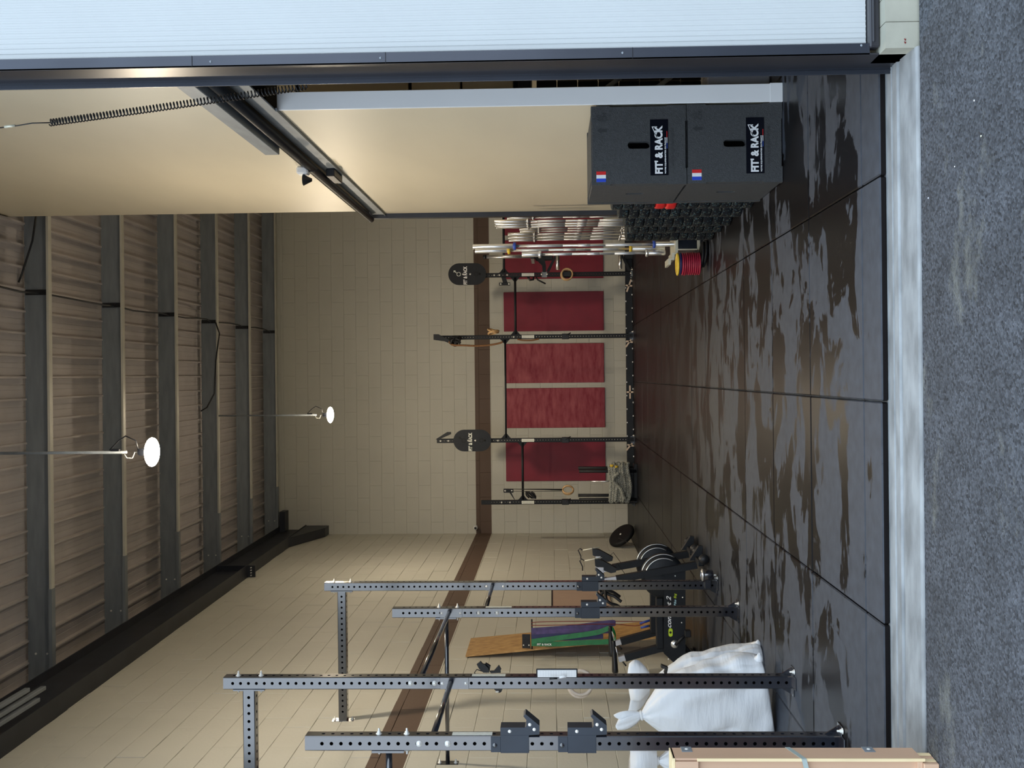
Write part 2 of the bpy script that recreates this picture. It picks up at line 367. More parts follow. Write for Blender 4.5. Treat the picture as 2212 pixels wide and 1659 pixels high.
# back wall and left wall of painted blocks
def block_mesh(w, h):
    c = .003; t = .02
    v = [(0,0,0),(w,0,0),(w,0,h),(0,0,h),(0,-t+c,0),(w,-t+c,0),(w,-t+c,h),(0,-t+c,h),(c,-t,c),(w-c,-t,c),(w-c,-t,h-c),(c,-t,h-c)]
    f = [(0,1,5,4),(1,2,6,5),(2,3,7,6),(3,0,4,7),(4,5,9,8),(5,6,10,9),(6,7,11,10),(7,4,8,11),(8,9,10,11)]
    return v, f
BMESH = {}
def bricks(wall, u0, u1, zmax, place, keyf, cap=300):
    """block courses; place(u, z, proud) gives location and turn; the blocks that show largest are parts, the rest one stuff part"""
    cells = []; k = 0
    z = 0.0
    while z < zmax:
        u = u0 - (BLOCK / 2 if k % 2 else 0)
        while u < u1 - .03:
            a, b = max(u, u0), min(u + BLOCK, u1)
            h = min(COURSE, zmax - z)
            if b - a > .03 and h > .03: cells.append((a, b - a, z, h))
            u += BLOCK
        z += COURSE; k += 1
    cells.sort(key=lambda c: keyf(c[0] + c[1]/2, c[2]))
    rest = MB()
    for n, (u, w, z, h) in enumerate(cells):
        pr = random.choice((0, 0, .001, .002, .0035, .005))
        loc, rz = place(u, z, pr)
        if n < cap:
            key = (round(w, 2), round(h, 2))
            if key not in BMESH:
                me = bpy.data.meshes.new('block'); v, f = block_mesh(w - .0024, h - .0024); me.from_pydata(v, [], f); me.materials.append(block_m); BMESH[key] = me
            link('block', BMESH[key], wall, loc, (0, 0, rz))
        else:
            v, f = block_mesh(w - .0024, h - .0024); R = Matrix.Rotation(rz, 3, 'Z')
            rest.add([R @ Vector(q) + Vector(loc) for q in v], f)
    if rest.v: rest.build('far_blocks', block_m, wall, kind='stuff')
wb = MB().box(XL - .3, XR + .3, YB - .0035, YB + .25, -.03, 7.3).build('wall_back', block_m); struct(wb)
bricks(wb, XL, XR, 6.9, lambda u, z, p: ((u, YB + .012 - p, z), 0), lambda u, z: abs(u - .1) + (0 if u < 3.4 else 50) + z * .35)
wl = MB().box(XL - .25, XL + .0035, 4.3, YB, -.03, 7.3).build('wall_left', block_m); struct(wl)
bricks(wl, 5.0, YB, 6.6, lambda u, z, p: ((XL - .012 + p, u, z), PI/2), lambda u, z: (u if u > 7.9 else 50 + u) + max(0, z - (1.6 + .55 * u)) * 10)

# roof: sheet, purlins, rafter
cl = MB(); P = 0.2275; prof = []
x = XL - .2
while x < XR + .3:
    prof += [(x, 0), (x + .055, 0), (x + .058, .004), (x + .066, .004), (x + .069, 0), (x + .115, 0), (x + .118, .004), (x + .126, .004), (x + .129, 0), (x + .180, 0), (x + .184, -.052), (x + .204, -.052), (x + .208, 0)]
    x += P
n = len(prof); vs = []
for y in (4.3, YB + .2):
    for (u, h) in prof: vs.append((u, y, zpur(y) + .325 + h))
cl.add(vs, [(i, i+1, n+i+1, n+i) for i in range(n-1)])
ce = cl.build('ceiling', sheet_m); struct(ce)
ce2 = MB().box(XL - .4, XR + .4, 4.2, YB + .4, 0, .04)
roofb = MB().add([(XL-.4, 4.2, zpur(4.2)+.40), (XR+.4, 4.2, zpur(4.2)+.40), (XR+.4, YB+.4, zpur(YB+.4)+.40), (XL-.4, YB+.4, zpur(YB+.4)+.40)], [(0, 1, 2, 3)]).build('roof_backing', rafter_m, ce)
PUR = [20.15 - 1.935 * k for k in range(9)]
pm = MB()
for (x0, x1, dz) in ((XL + .02, XR, 0),):
    pm.box(x0, x1, -.0015, .0015, .002, .285).box(x0, x1, 0, .065, .282, .286)
pm = pm.mesh('purlin', galv)
flg = MB().box(XL + .02, XR, -.065, 0, 0, .003).box(XL + .02, XR, -.068, -.065, 0, .024).mesh('lower_flange', mat('lit_galvanised_edge', (.62, .61, .54), .4, .2, .06, 5))  # flange paler than the purlin web: its bright sheen is put into the colour
slv = MB().box(XL + .02, XL + 1.0, -.006, -.0018, -.003, .27).box(XL + .02, XL + 1.0, -.072, 0, -.006, -.001).box(XL + .02, XL + 1.0, -.075, -.070, -.006, .03).mesh('lap_sleeve', galv)
clt = MB().box(.88, .935, -.014, -.002, .0, .23).mesh('cleat', blackm)
pb = MB().cyl((XL + .32, -.012, .08), (XL + .32, -.002, .08), .011, 8).mesh('bolt', bolt_m)
for y in PUR:
    z = zpur(y)
    p = link('purlin', pm, ce, (0, y, z))
    link('lap_sleeve', slv, p); link('lower_flange', flg, p); link('cleat', clt, p, (0, 0, .04)); link('bolt', pb, p); link('bolt', pb, p, (0, 0, .12))
def rafter(x0, x1, y0, y1, dep, parent, name='rafter'):
    m = MB(); t = .016
    def sl(xa, xb, za, zb):
        v = [(xa, y0, zpur(y0) - dep + za), (xb, y0, zpur(y0) - dep + za), (xb, y1, zpur(y1) - dep + za), (xa, y1, zpur(y1) - dep + za),
             (xa, y0, zpur(y0) - dep + zb), (xb, y0, zpur(y0) - dep + zb), (xb, y1, zpur(y1) - dep + zb), (xa, y1, zpur(y1) - dep + zb)]
        m.add(v, [(0,3,2,1),(4,5,6,7),(0,1,5,4),(1,2,6,5),(2,3,7,6),(3,0,4,7)])
    sl(x0, x1, 0, t); sl(x0, x1, dep - t, dep - .002); xm = (x0 + x1)/2; sl(xm - .006, xm + .006, t, dep - t)
    return m.build(name, rafter_m, parent)
rf = rafter(XL + .005, XL + .205, 4.7, YB - .03, .50, ce)
MB().box(XL + .02, XL + .20, 16.0, 16.03, zpur(16) - .62, zpur(16) - .02).build('splice_plate', rafter_m, rf)
for k in range(4): MB().cyl((XL + .05 + .04*k, 15.98, zpur(16) - .56), (XL + .05 + .04*k, 16.0, zpur(16) - .56), .011, 8).build('bolt', bolt_m, rf)
MB().prism([(YB - 1.6, zpur(YB - 1.6) - .5), (YB - .02, zpur(YB) - .5), (YB - .02, zpur(YB) - .95), (YB - .35, zpur(YB) - .95)], XL + .02, XL + .19, 'x').build('haunch', rafter_m, rf)
MB().box(XL + .06, XL + .5, YB - .3, YB - .02, zpur(YB) - .14, zpur(YB) - .03).build('corner_bracket', rafter_m, rf)
# loose rails lying on the left rafter, near the door
for k, (xx, L0) in enumerate(((XL + .26, 9.1), (XL + .32, 9.25), (XL + .38, 9.0))):
    tag(MB().box(xx, xx + .035, 7.0, L0, zpur(8) - .47 + .02*k, zpur(8) - .42 + .02*k, .004).build('metal_rail', galv), ['grey metal rail along the left roof beam, the one nearest the block wall', 'grey metal rail along the left roof beam, middle of three', 'grey metal rail along the left roof beam, furthest from the block wall'][k], 'rail', 'metal rails beside the left roof beam')

# sag cable through the purlins
path = []
for i, y in enumerate(PUR[::-1]):
    path.append((.90, y, zpur(y) + .12))
    if i < len(PUR) - 1:
        for t in (.25, .5, .75): path.append((.90 + .03*math.sin(3*t + i), y + 1.935*t, zpur(y + 1.935*t) + .12 - .10*math.sin(PI*t) * (1 if i % 2 else .5)))
tag(MB().tube(path, .010, 6).build('roof_cable', blackm), 'thin black cable running under the roof from purlin to purlin', 'cable')
q = [pt(*a, Y=y) for a, y in (((466, 697), 16.2), ((474, 720), 16.15), ((466, 780), 16.1), ((463, 850), 16.1), ((447, 880), 16.1), ((434, 888), 16.1))]
tag(MB().tube(q, .011, 6).build('roof_cable', blackm), 'short black cable looping along the fourth purlin above the small lamp', 'cable')
q = [pt(*a, Y=y) for a, y in (((79, 458), 10.4), ((70, 520), 10.4), ((47, 592), 10.4), ((40, 610), 10.4))]
tag(MB().tube(q, .010, 6).build('roof_cable', blackm), 'short black cable hanging across the nearest purlin by the cream wall', 'cable')

# front wall (only its inner side and the door edge can be seen), upper and right sides
struct(MB().box(-8, 8, 4.45, 4.60, 6.0, 7.3).box(-8, -3.15, 4.45, 4.60, -.2, 6.0).build('wall_front', facade_m))
struct(MB().box(1.40, 8, 4.50, 4.60, -.2, 6.0).build('wall_front', blackm))
struct(MB().box(XR, XR + .25, 4.3, YB, -.03, 7.3).build('wall_right', cream))
# ribbed cladding right of the door
fc = MB(); pr = []; x = 1.391
while x < 7.5: pr += [(x, 4.425), (x + .011, 4.425), (x + .014, 4.4225), (x + .0195, 4.4225)]; x += .0225
n = len(pr); vs = [(u, y, z) for z in (.125, 7.2) for (u, y) in pr]
fc.add(vs, [(i, i+1, n+i+1, n+i) for i in range(n-1)])
struct(fc.build('wall_cladding', facade_m), 'white micro-ribbed facade cladding right of the door')
t1 = MB().box(1.346, 1.394, 4.395, 4.41, .118, 7.2)
t1 = struct(t1.build('trim_1', trim_m), 'grey metal flashing around the door edge')
MB().box(1.345, 1.352, 4.395, 4.60, -.05, 7.2).build('door_reveal', reveal_m, t1)
MB().box(1.318, 1.352, 4.585, 4.593, -.032, 7.2, .001).box(1.331, 1.335, 4.580, 4.586, -.032, 7.2).build('door_guide', trim_m, t1)
g = MB()
for z in (3.02, 2.18, 1.12): g.box(1.346, 1.395, 4.393, 4.3945, z, z + .002)
g.build('lap_joint', hole_m, t1)
for (px, py) in ((455, 133), (822, 125), (1345, 114), (1861, 98)):
    p = pt(px, py, Y=4.394); MB().lathe([(0, -.004), (.003, -.0035), (.0055, 0)], p, 10, 'y').build('screw', galv, t1)
struct(MB().box(1.372, 7, 4.375, 4.43, .080, .122, .006).box(1.392, 7, 4.37, 4.44, .100, .112, .004).build('trim_2', reveal_m), 'black base profile under the white cladding')

# upper cream wall, steel beam, duct and the free-standing partition below
wu = MB().box(1.652, 1.80, 4.65, 10.2, 3.42, 7.2).build('wall_upper', cream); struct(wu)
tb = MB().cyl((1.655, 4.65, 3.365), (1.655, 10.75, 3.365), .034, 12); tb.box(1.665, 1.78, 4.65, 10.75, 3.385, 3.40).build('trim_3', black2)
tb = [o for o in C.objects if o.name == 'trim_3'][0]; struct(tb, 'dark steel beam above the white partition')
MB().box(1.705, 1.715, 4.65, 10.75, 3.229, 3.345).build('beam_web', galv, tb)
MB().box(1.700, 1.7215, 6.5, 10.8, 3.218, 3.226).build('lower_lip', galv, tb)
MB().box(1.675, 1.80, 10.80, 10.88, 0, 3.42).build('steel_post', rafter_m, tb)
tr = MB().box(1.585, 1.651, 4.65, 7.25, 3.40, 3.505, .004).build('trim_4', galv); struct(tr, 'galvanised duct along the foot of the cream upper wall')
capw = mat('bright_white_edge', (.93, .94, .95), .35, 0, .01, 3)
wp = MB().box(1.722, 1.829, 6.55, 10.79, 0.0, 3.225, .004).build('wall_partition', cream); struct(wp)
MB().box(1.718, 1.833, 6.543, 6.56, .075, 3.228, .003).build('end_cap', capw, wp)
MB().box(1.716, 1.836, 6.540, 6.60, 0, .08, .002).build('kick_cap', capw, wp)
# junction box on the beam, camera/sensor on the wall
q = pt(722, 368, X=1.72)
o = MB().box(1.64, 1.704, q.y - .16, q.y + .16, q.z - .035, q.z + .035, .006).build('junction_box', blackm); tag(o, 'small black junction box on the dark beam above the white partition', 'junction box')
q = pt(655, 370, X=1.62)
t = thing('wall_sensor', 'small white sensor box with a black cone on the cream upper wall', 'sensor', (1.651, q.y, q.z))
MB().box(-.06, 0, -.05, .05, -.045, .045, .012).build('housing', whitep, t)
MB().lathe([(0, -.07), (.012, -.068), (.045, 0)], (-.10, 0, 0), 14, 'z').build('sensor_cone', blackm, t)
MB().tube([(-.03, 0, -.04), (-.03, .02, -.09), (-.01, .03, -.12)], .004, 6).build('cable', blackm, t)
q = pt(1028, 1143, Y=20.1)
t = thing('security_camera', 'tiny white camera in the back left corner at the brown stripe', 'camera', (q.x, 20.35, q.z + .02))
MB().lathe([(0, -.12), (.03, -.12), (.04, -.08), (.045, 0)], (0, 0, 0), 16, 'y').build('housing', whitep, t)
MB().lathe([(0, -.126), (.022, -.125), (.026, -.119)], (0, 0, 0), 12, 'y').build('lens', blackm, t)

# room to the right, seen through the slit between door edge and partition
t = thing('storage_wall', 'cream cupboard fronts in the slit right of the white partition', 'cupboard', (0, 0, 0))
for z0, z1 in ((1.76, 2.16), (2.18, 2.56), (2.59, 3.45)): MB().box(2.05, 3.2, 8.05, 8.12, z0, z1, .006).build('door_panel', cream, t)
MB().box(2.02, 3.25, 8.13, 8.6, 1.72, 3.5).build('carcass', blackm, t)
MB().box(2.0, 3.3, 8.0, 8.6, 1.62, 1.72, .01).build('base_rail', rafter_m, t)
MB().box(1.86, 2.6, 7.2, 7.5, 3.48, 4.2).build('lintel', hole_m, t)
t = thing('stacked_rubber_tiles', 'dark rubber tiles standing behind the slit right of the partition', 'rubber tile', (0, 0, 0))
m = MB().box(0, .25, 0, .05, 0, .155, .004).mesh('rubber_tile', rubber_dark)
for i in range(8):
    for k in range(4): link('rubber_tile', m, t, (2.02 + .26*k, 8.0 - .012*i, .30 + .16*i))
for k, (a, bb) in enumerate((((2.05, 7.9, 1.25), (2.75, 7.7, .2)), ((2.05, 7.9, .85), (2.6, 7.7, .05)))):
    tag(MB().tube([a, bb], .022, 4).build('metal_brace', galv), ['grey metal brace leaning in the slit right of the partition, upper one', 'grey metal brace leaning in the slit right of the partition, lower one'][k], 'brace', 'braces beside the partition')
tag(MB().box(1.90, 2.02, 6.9, 7.6, .0, .42, .01).build('lilac_board', ltgrey), 'pale lilac board low in the slit behind the white partition', 'board')

# ------------------------------------------------------------------ lamps
def lamp(x, y, z, ztop, label):
    t = thing('pendant_lamp', label, 'lamp', (x, y, z))
    MB().cyl((0, 0, .22), (0, 0, ztop - z), .013, 8).build('rod', galv, t)
    MB().lathe([(.0, .12), (.022, .12), (.03, .11), (.034, .07), (.05, .045), (.05, .038)], (0, 0, 0), 24).build('housing', rafter_m, t)
    MB().tube([(-.02, 0, .24), (-.05, 0, .22), (-.05, 0, .17), (0, 0, .15), (0, 0, .10)], .005, 6).build('hook', bolt_m, t)
    MB().tube([(.0, 0, .34), (.02, 0, .37), (.10, 0, .29), (.14, 0, .23), (.10, 0, .14), (.02, 0, .12)], .006, 6).build('cable', blackm, t)
    MB().box(.008, .03, -.012, .012, .28, .36, .004).build('connector', blackm, t)
    MB().lathe([(.125*math.sin(PI*k/14), -.048*math.cos(PI*k/14)) for k in range(8)], (0, 0, 0), 28).build('glowing_globe', lamp_m, t)
    MB().lathe([(.125*math.sin(PI*k/14), -.048*math.cos(PI*k/14)) for k in range(7, 15)], (0, 0, .0005), 28).build('globe_top', lamp2_m, t)
lamp_m = mat('lit_lamp_glass', (1, .95, .85), .5, emit=LAMP_COLOUR, estr=LAMP_GLOW)
lamp2_m = mat('lit_lamp_top_glass', (1, .95, .85), .5, emit=LAMP_COLOUR, estr=LAMP_GLOW * .085)
lamp(3.6, 10.4, 4.95, zpur(10.46) + .003, 'added pendant lamp, unseen behind the door edge, lighting the bay right of the partition')  # added out of view to brighten the slit beside the door edge
lamp(-.63, 8.75, 4.93, zpur(8.6) + .3, 'lit pendant lamp on a white rod, the large near one at the roof purlins')
lamp(-.60, 16.24, 5.01, zpur(16.24) + .003, 'lit pendant lamp on a thin rod, the small far one before the back wall')

# coiled cord at the door
A = pt(108, 265, Y=4.95); Bp = pt(664, 186, Y=4.95); d = (Bp - A); L0 = d.length; d.normalize(); a = d.orthogonal().normalized(); b2 = d.cross(a)
path = []; NT = 78
for i in range(NT * 12 + 1):
    s = i / (NT * 12); th = 2*PI*i/12; r = .016
    path.append(A + d * (L0 * (s ** 1.08)) + Vector((0, 0, -.02*math.sin(PI*s))) + a*math.cos(th)*r + b2*math.sin(th)*r)
t = thing('coiled_cord', 'black coiled door cord hanging diagonally in front of the cream wall', 'cord')
MB().tube(path, .0032, 5).build('coil', blackm, t)
E = [pt(0, 276, Y=4.95), pt(40, 271, Y=4.95), pt(70, 266, Y=4.95), A]
MB().tube(E, .003, 6).build('lead', blackm, t)
MB().tube([pt(10, 274, Y=4.95), pt(33, 271, Y=4.95)], .007, 8).build('connector', ivory, t)

# ------------------------------------------------------------------ rig posts
def hole_face(mb, u0, u1, z0, z1, zc, hr, fn, n=10):
    """a rectangle with a round hole; fn(u, z, depth) -> xyz"""
    ring = [(hr*math.cos(2*PI*(k+.5)/n), zc + hr*math.sin(2*PI*(k+.5)/n)) for k in range(n)]
    out = []
    for (a, c) in ring:
        dx, dz = a, c - zc; k = 1e9
        if dx > 1e-9: k = min(k, u1/dx)
        if dx < -1e-9: k = min(k, u0/dx)
        if dz > 1e-9: k = min(k, (z1-zc)/dz)
        if dz < -1e-9: k = min(k, (z0-zc)/dz)
        out.append((dx*k, zc + dz*k))
    cor = [(u1, z1), (u0, z1), (u0, z0), (u1, z0)]
    vs = [fn(a, c, 0) for a, c in ring] + [fn(a, c, 0) for a, c in out] + [fn(a, c, .006) for a, c in ring]
    fs = []; o = len(vs); vs += [fn(a, c, 0) for a, c in cor]
    import math as mm
    for k in range(n):
        j = (k+1) % n; (ax, az), (bx, bz) = out[k], out[j]; ca = None
        for ci, (cx_, cz_) in enumerate(cor):
            if (abs(ax - cx_) < 1e-7 or abs(az - cz_) < 1e-7) and (abs(bx - cx_) < 1e-7 or abs(bz - cz_) < 1e-7) and not (abs(ax-bx) < 1e-7 or abs(az-bz) < 1e-7): ca = ci
        fs.append((k, n+k, o+ca, n+j, j) if ca is not None else (k, n+k, n+j, j))
        fs.append((k, j, 2*n+j, 2*n+k))
    mb.add(vs, fs)
PM = {}
def perf_mesh(L, w=.0385, pitch=.05, hr=.0098, first=.05, m=None):
    m = m or black; key = (round(L, 3), w, m.name)
    if key in PM: return PM[key]
    mb = MB(); e = w - .005
    fns = [lambda u, z, d: (u, -w + d, z), lambda u, z, d: (-u, w - d, z), lambda u, z, d: (w - d, u, z), lambda u, z, d: (-w + d, -u, z)]
    nh = int((L - first) / pitch)
    for fn in fns:
        z = 0.0
        mb.add([fn(-e, 0, 0), fn(e, 0, 0), fn(e, first - pitch/2, 0), fn(-e, first - pitch/2, 0)], [(0, 1, 2, 3)])
        for k in range(nh):
            zc = first + k*pitch; hole_face(mb, -e, e, zc - pitch/2, zc + pitch/2, zc, hr, fn)
        zt = first + nh*pitch - pitch/2
        mb.add([fn(-e, zt, 0), fn(e, zt, 0), fn(e, L, 0), fn(-e, L, 0)], [(0, 1, 2, 3)])
    for sx_, sy_ in ((1, -1), (1, 1), (-1, 1), (-1, -1)):
        mb.add([(sx_*e, sy_*w, 0), (sx_*w, sy_*e, 0), (sx_*w, sy_*e, L), (sx_*e, sy_*w, L)], [(0, 1, 2, 3)])
    oct_ = [(e, -w), (w, -e), (w, e), (e, w), (-e, w), (-w, e), (-w, -e), (-e, -w)]
    mb.add([(a, b, L) for a, b in oct_], [tuple(range(8))])
    me = bpy.data.meshes.new('upright'); me.from_pydata(mb.v, [], mb.f); me.materials.append(m)
    bm = bmesh.new(); bm.from_mesh(me); bmesh.ops.remove_doubles(bm, verts=bm.verts[:], dist=1e-5); bmesh.ops.recalc_face_normals(bm, faces=bm.faces[:]); bm.to_mesh(me); bm.free()
    PM[key] = me; return me
bolt_front = MB().lathe([(0, -.012), (.007, -.011), (.0085, -.006), (.0155, -.004), (.0165, 0)], (0, 0, 0), 16, 'y').mesh('bolt', bolt_m)
bolt_side = MB().lathe([(0, .030), (.005, .029), (.006, .014), (.010, .013), (.0105, .004), (.016, .003), (.0165, 0)], (0, 0, 0), 12, 'x').mesh('bolt', bolt_m)
base_me2 = None
base_me = MB().box(-.038, .038, -.09, .09, 0, .008, .002).box(-.09, .09, -.038, .038, 0, .008, .002).prism([(.038, .008), (.085, .008), (.038, .085)], -.004, .004, 'y').prism([(-.038, .008), (-.085, .008), (-.038, .085)], -.004, .004, 'y').mesh('base_plate', black)
jc = MB().box(-.042, .046, -.046, -.0395, 0, .148, .001).box(-.042, .0395, -.046, -.0395, .148, .198, .001).box(.0395, .046, -.046, .042, 0, .148).box(-.046, -.042, -.046, .03, 0, .148)
jc.prism([(.046, 0), (.050, -.055), (.096, -.055), (.156, .017), (.144, .028), (.125, .012), (.094, .012), (.086, .020), (.086, .148), (.046, .148)], -.045, .040)
jc_me = jc.mesh('j_cup', mat('jcup_powder_coat', (.022, .030, .044), .42, .1, .1, 10))
jb_me = MB().lathe([(0, -.004), (.006, -.0035), (.009, 0)], (0, -.045, 0), 12, 'y').mesh('bolt', bolt_m)
jpin = MB().lathe([(0, -.006), (.009, -.005), (.013, 0)], (-.006, -.046, .178), 14, 'y').mesh('pull_pin', black)
def jcup(post, z):
    j = link('j_cup', jc_me, post, (0, 0, z)); link('pull_pin', jpin, j)
    for (a, c) in ((.066, .100), (.101, -.005), (.076, -.028)): link('bolt', jb_me, j, (a, 0, c))
def rig_post(x, y, L, label, fb=(), sb=(), cups=(), sticker=None, cat='post', group=None, m=None):
    t = thing('rig_post', label, cat, (x, y, 0), 0, group)
    link('upright', perf_mesh(L, m=m), t); link('base_plate', base_me, t)
    for z in fb: link('bolt', bolt_front, t, (0, -.0385, z))
    for z in sb: link('bolt', bolt_side, t, (.0385, 0, z)); link('bolt', bolt_side, t, (-.0385, 0, z), (0, PI, 0))
    for z in cups: jcup(t, z)
    if sticker: s = MB().box(.0387, .0400, -.022, .022, sticker, sticker + .21, 0).build('size_sticker', paper, t)
    link('bolt', bolt_side, t, (.07, -.05, .004), (0, -PI/2, 0)); link('bolt', bolt_side, t, (-.07, .05, .004), (0, -PI/2, 0))
    return t
GP = 'perforated black rig posts along the left wall'
def zat(px, sc): return 1.48 + (1192 - px)/sc
S4, S3, S2, S1 = 415.6, 347.0, 268.0, 238.0
XP = -1.915
p4 = rig_post(XP, 5.37, 2.79, 'nearest perforated black post with two J-hooks, beside the plywood crate', (zat(897, S4), zat(959, S4)), (zat(807, S4), zat(868, S4)), (zat(1135, S4), zat(1280, S4)), zat(1055, S4), group=GP)
p3 = rig_post(XP, 6.42, 3.56, 'tall perforated black post before the white sacks, carrying the little whiteboard', [zat(a, S3) for a in (880, 932, 949, 1000)], (zat(500, S3), zat(550, S3)), (), zat(1085, S3), group=GP)
p2 = rig_post(XP, 8.31, 2.79, 'shorter perforated black post with one J-hook, before the green bands', [zat(a, S2) for a in (949, 989, 1029, 1069)], (zat(942, S2), zat(982, S2)), (zat(1290, S2),), zat(1100, S2), group=GP)
p1 = rig_post(XP, 9.35, 3.575, 'tall perforated black post before the bike front wheels, furthest of the left row', [zat(a, S1) for a in (1047, 1083)] + [zat(1523, S1)], (zat(713, S1), zat(749, S1)), (zat(1288, S1),), None, group=GP)
# front clamp plates where the bars meet the posts
for p, zc in ((p3, zat(975, S3)), (p2, zat(969, S2)), (p1, zat(1065, S1))): MB().box(-.036, .036, -.044, -.0385, zc - .09, zc + .09, .001).build('clamp_plate', black, p)

def wall_beam(y, z, label):
    t = thing('wall_beam', label, 'beam', (XP - .0385, y, z))
    L = abs(XL - XP) - .0385 - .012
    link('perforated_tube', perf_mesh(L), t, (0, 0, 0), (0, -PI/2, 0))
    MB().box(-.010, 0, -.038, .038, -.10, .10, .001).build('post_flange', black, t)
    MB().box(-L - .012, -L, -.045, .045, -.10, .10, .001).build('wall_plate', black, t)
    for dz in (-.08, .08): link('bolt', bolt_side, t, (-L + .001, 0, dz))
    return t
wall_beam(6.42, zat(526, S3), 'perforated black beam from the tall post before the sacks to the left wall')
wall_beam(9.35, zat(731, S1), 'perforated black beam from the furthest left-row post to the wall')
def bar(a, b, r, label, grp, plates=()):
    t = thing('pull_up_bar', label, 'bar', a)
    a = Vector(a); b = Vector(b); MB().cyl((0, 0, 0), b - a, r, 14).build('tube', black, t)
    for (p, ax) in plates:
        p = Vector(p) - a
        if ax == 'x': o = MB().box(p.x - .006, p.x + .006, p.y - .04, p.y + .04, p.z - .085, p.z + .085, .001)
        else: o = MB().box(p.x - .036, p.x + .036, p.y - .005, p.y + .005, p.z - .085, p.z + .085, .001)
        o.build('end_plate', black, t)
        if ax == 'x':
            for dz in (-.065, .065): link('bolt', bolt_side, t, (p.x + .006, p.y, p.z + dz))
    return t
GB = 'round pull-up bars of the left rig'
bar((XP, 5.41, 2.13), (XP, 6.375, 2.13), .017, 'round black bar joining the nearest post to the tall post behind it', GB)
bar((XP, 6.46, 2.33), (XP, 8.265, 2.33), .017, 'long round black bar joining the tall sack-side post to the one-hook post', GB)
bar((XP, 8.35, 2.04), (XP, 9.305, 2.04), .017, 'short low round bar joining the two furthest left-row posts', GB)
bar((XP - .04, 8.31, 2.355), (XL + .014, 8.31, 2.355), .017, 'round black bar running from the one-hook post to a plate on the left wall', GB, [((XL + .006, 8.31, 2.355), 'x'), ((XP - .044, 8.31, 2.355), 'x')])
bar((XP - .04, 5.37, 2.355), (XL + .014, 5.37, 2.355), .017, 'round black bar leaving the nearest post at the left edge of the view', GB, [((XL + .006, 5.37, 2.355), 'x'), ((XP - .044, 5.37, 2.355), 'x')])

# little whiteboard with two pens on the tall post
q = pt(1203, 1454, Y=6.36)
t = thing('clip_whiteboard', 'small lined whiteboard with two pens on the tall left post', 'whiteboard', (q.x, q.y, q.z), -.35)
MB().box(-.032, .032, -.004, .006, -.128, .128, .003).build('frame', blackm, t)
MB().box(-.026, .026, -.0055, -.004, -.120, .120, 0).build('writing_sheet', whitew, t)
m = MB()
for k in range(14): m.box(-.022, .022, -.0062, -.0055, -.108 + .016*k, -.107 + .016*k)
m.build('ruled_lines', ltgrey, t)
tag(MB().cyl(pt(1187, 1466, Y=6.33), pt(1204, 1465, Y=6.33), .006, 10).build('marker_pen', blackm), 'black marker pen clipped under the little whiteboard', 'pen', 'pens on the whiteboard')
tag(MB().cyl(pt(1208, 1463, Y=6.33), pt(1223, 1461, Y=6.33), .008, 10).build('marker_pen', whitew), 'white marker pen clipped under the little whiteboard', 'pen', 'pens on the whiteboard')

# strap bundle and wooden rings hanging from the round bar at the one-hook post
def ribbon(pts, w, th=.0022, wdir=(0, 1, 0)):
    m = MB(); P_ = [Vector(p) for p in pts]; wv = Vector(wdir).normalized()*w/2; vs = []; n = len(P_)
    for i, p in enumerate(P_):
        d = (P_[min(i+1, n-1)] - P_[max(i-1, 0)]).normalized(); nn = d.cross(wv).normalized()*th
        vs += [p - wv - nn, p + wv - nn, p + wv + nn, p - wv + nn]
    fs = []
    for i in range(n-1):
        for k in range(4): fs.append((4*i+k, 4*i+(k+1) % 4, 4*i+4+(k+1) % 4, 4*i+4+k))
    fs += [(0, 3, 2, 1), tuple(4*(n-1)+k for k in range(4))]
    return m.add(vs, fs)
def ringobj(name, c, R, r, label, m, grp, tilt=(PI/2, 0, 0)):
    o = MB()
    pth = [(R*math.cos(2*PI*k/36), R*math.sin(2*PI*k/36), 0) for k in range(36)]
    o.tube(pth, r, 10, closed=True)
    o = o.build(name, m, None, loc=c, rot=tilt); return tag(o, label, 'ring', grp)
q = pt(1254, 1473, Y=8.31)
ringobj('gym_ring', (q.x, 8.29, q.z), .095, .014, 'pale wooden ring behind the tall post, front one of the left pair', cringe, 'pale gym rings on the left', (PI/2, 0, .1))
ringobj('gym_ring', (q.x - .035, 8.34, q.z + .005), .092, .014, 'pale wooden ring behind the tall post, rear one of the left pair', cringe, 'pale gym rings on the left', (PI/2, 0, .35))
t = thing('ring_straps', 'bunched black ring straps hanging behind the tall left post', 'strap', (q.x, 8.31, 2.355))
MB().tube([(0, 0, .02), (.003, 0, -.5), (0, 0, -1.0)], .006, 6).build('strap', blackm, t)
def S(px, py): return Vector(pt(px, py, Y=8.27)) - Vector((q.x, 8.31, 2.355))
def flap(pts_, y0, y1, nm='strap', mm=None):
    P_ = [S(960 + u/7.373, 1320 + v/7.373) for u, v in pts_]
    return MB().prism([(p.x, p.z) for p in P_], y0, y1).build(nm, mm or blackm, t)
flap([(515, 845), (575, 797), (612, 842), (640, 845), (700, 905), (715, 975), (620, 975), (550, 910)], -.05, -.025)
flap([(630, 880), (655, 842), (700, 868), (732, 890), (718, 960), (660, 970)], -.02, .01)
flap([(720, 962), (790, 955), (865, 865), (880, 890), (905, 930), (893, 940), (897, 985), (740, 990)], -.04, -.015)
flap([(775, 1230), (930, 1230), (905, 1290), (870, 1305), (845, 1295)], -.04, -.03, 'buckle_end')
MB().tube([S(1029, 1460), S(1025, 1453), S(1030, 1446), S(1042, 1450)], .004, 6).build('strap_loop', blackm, t)
MB().box(*[v for pr_ in zip(S(1074, 1493) - Vector((.004, .02, .012)), S(1074, 1493) + Vector((.004, 0, .012))) for v in pr_]).build('buckle', bolt_m, t)

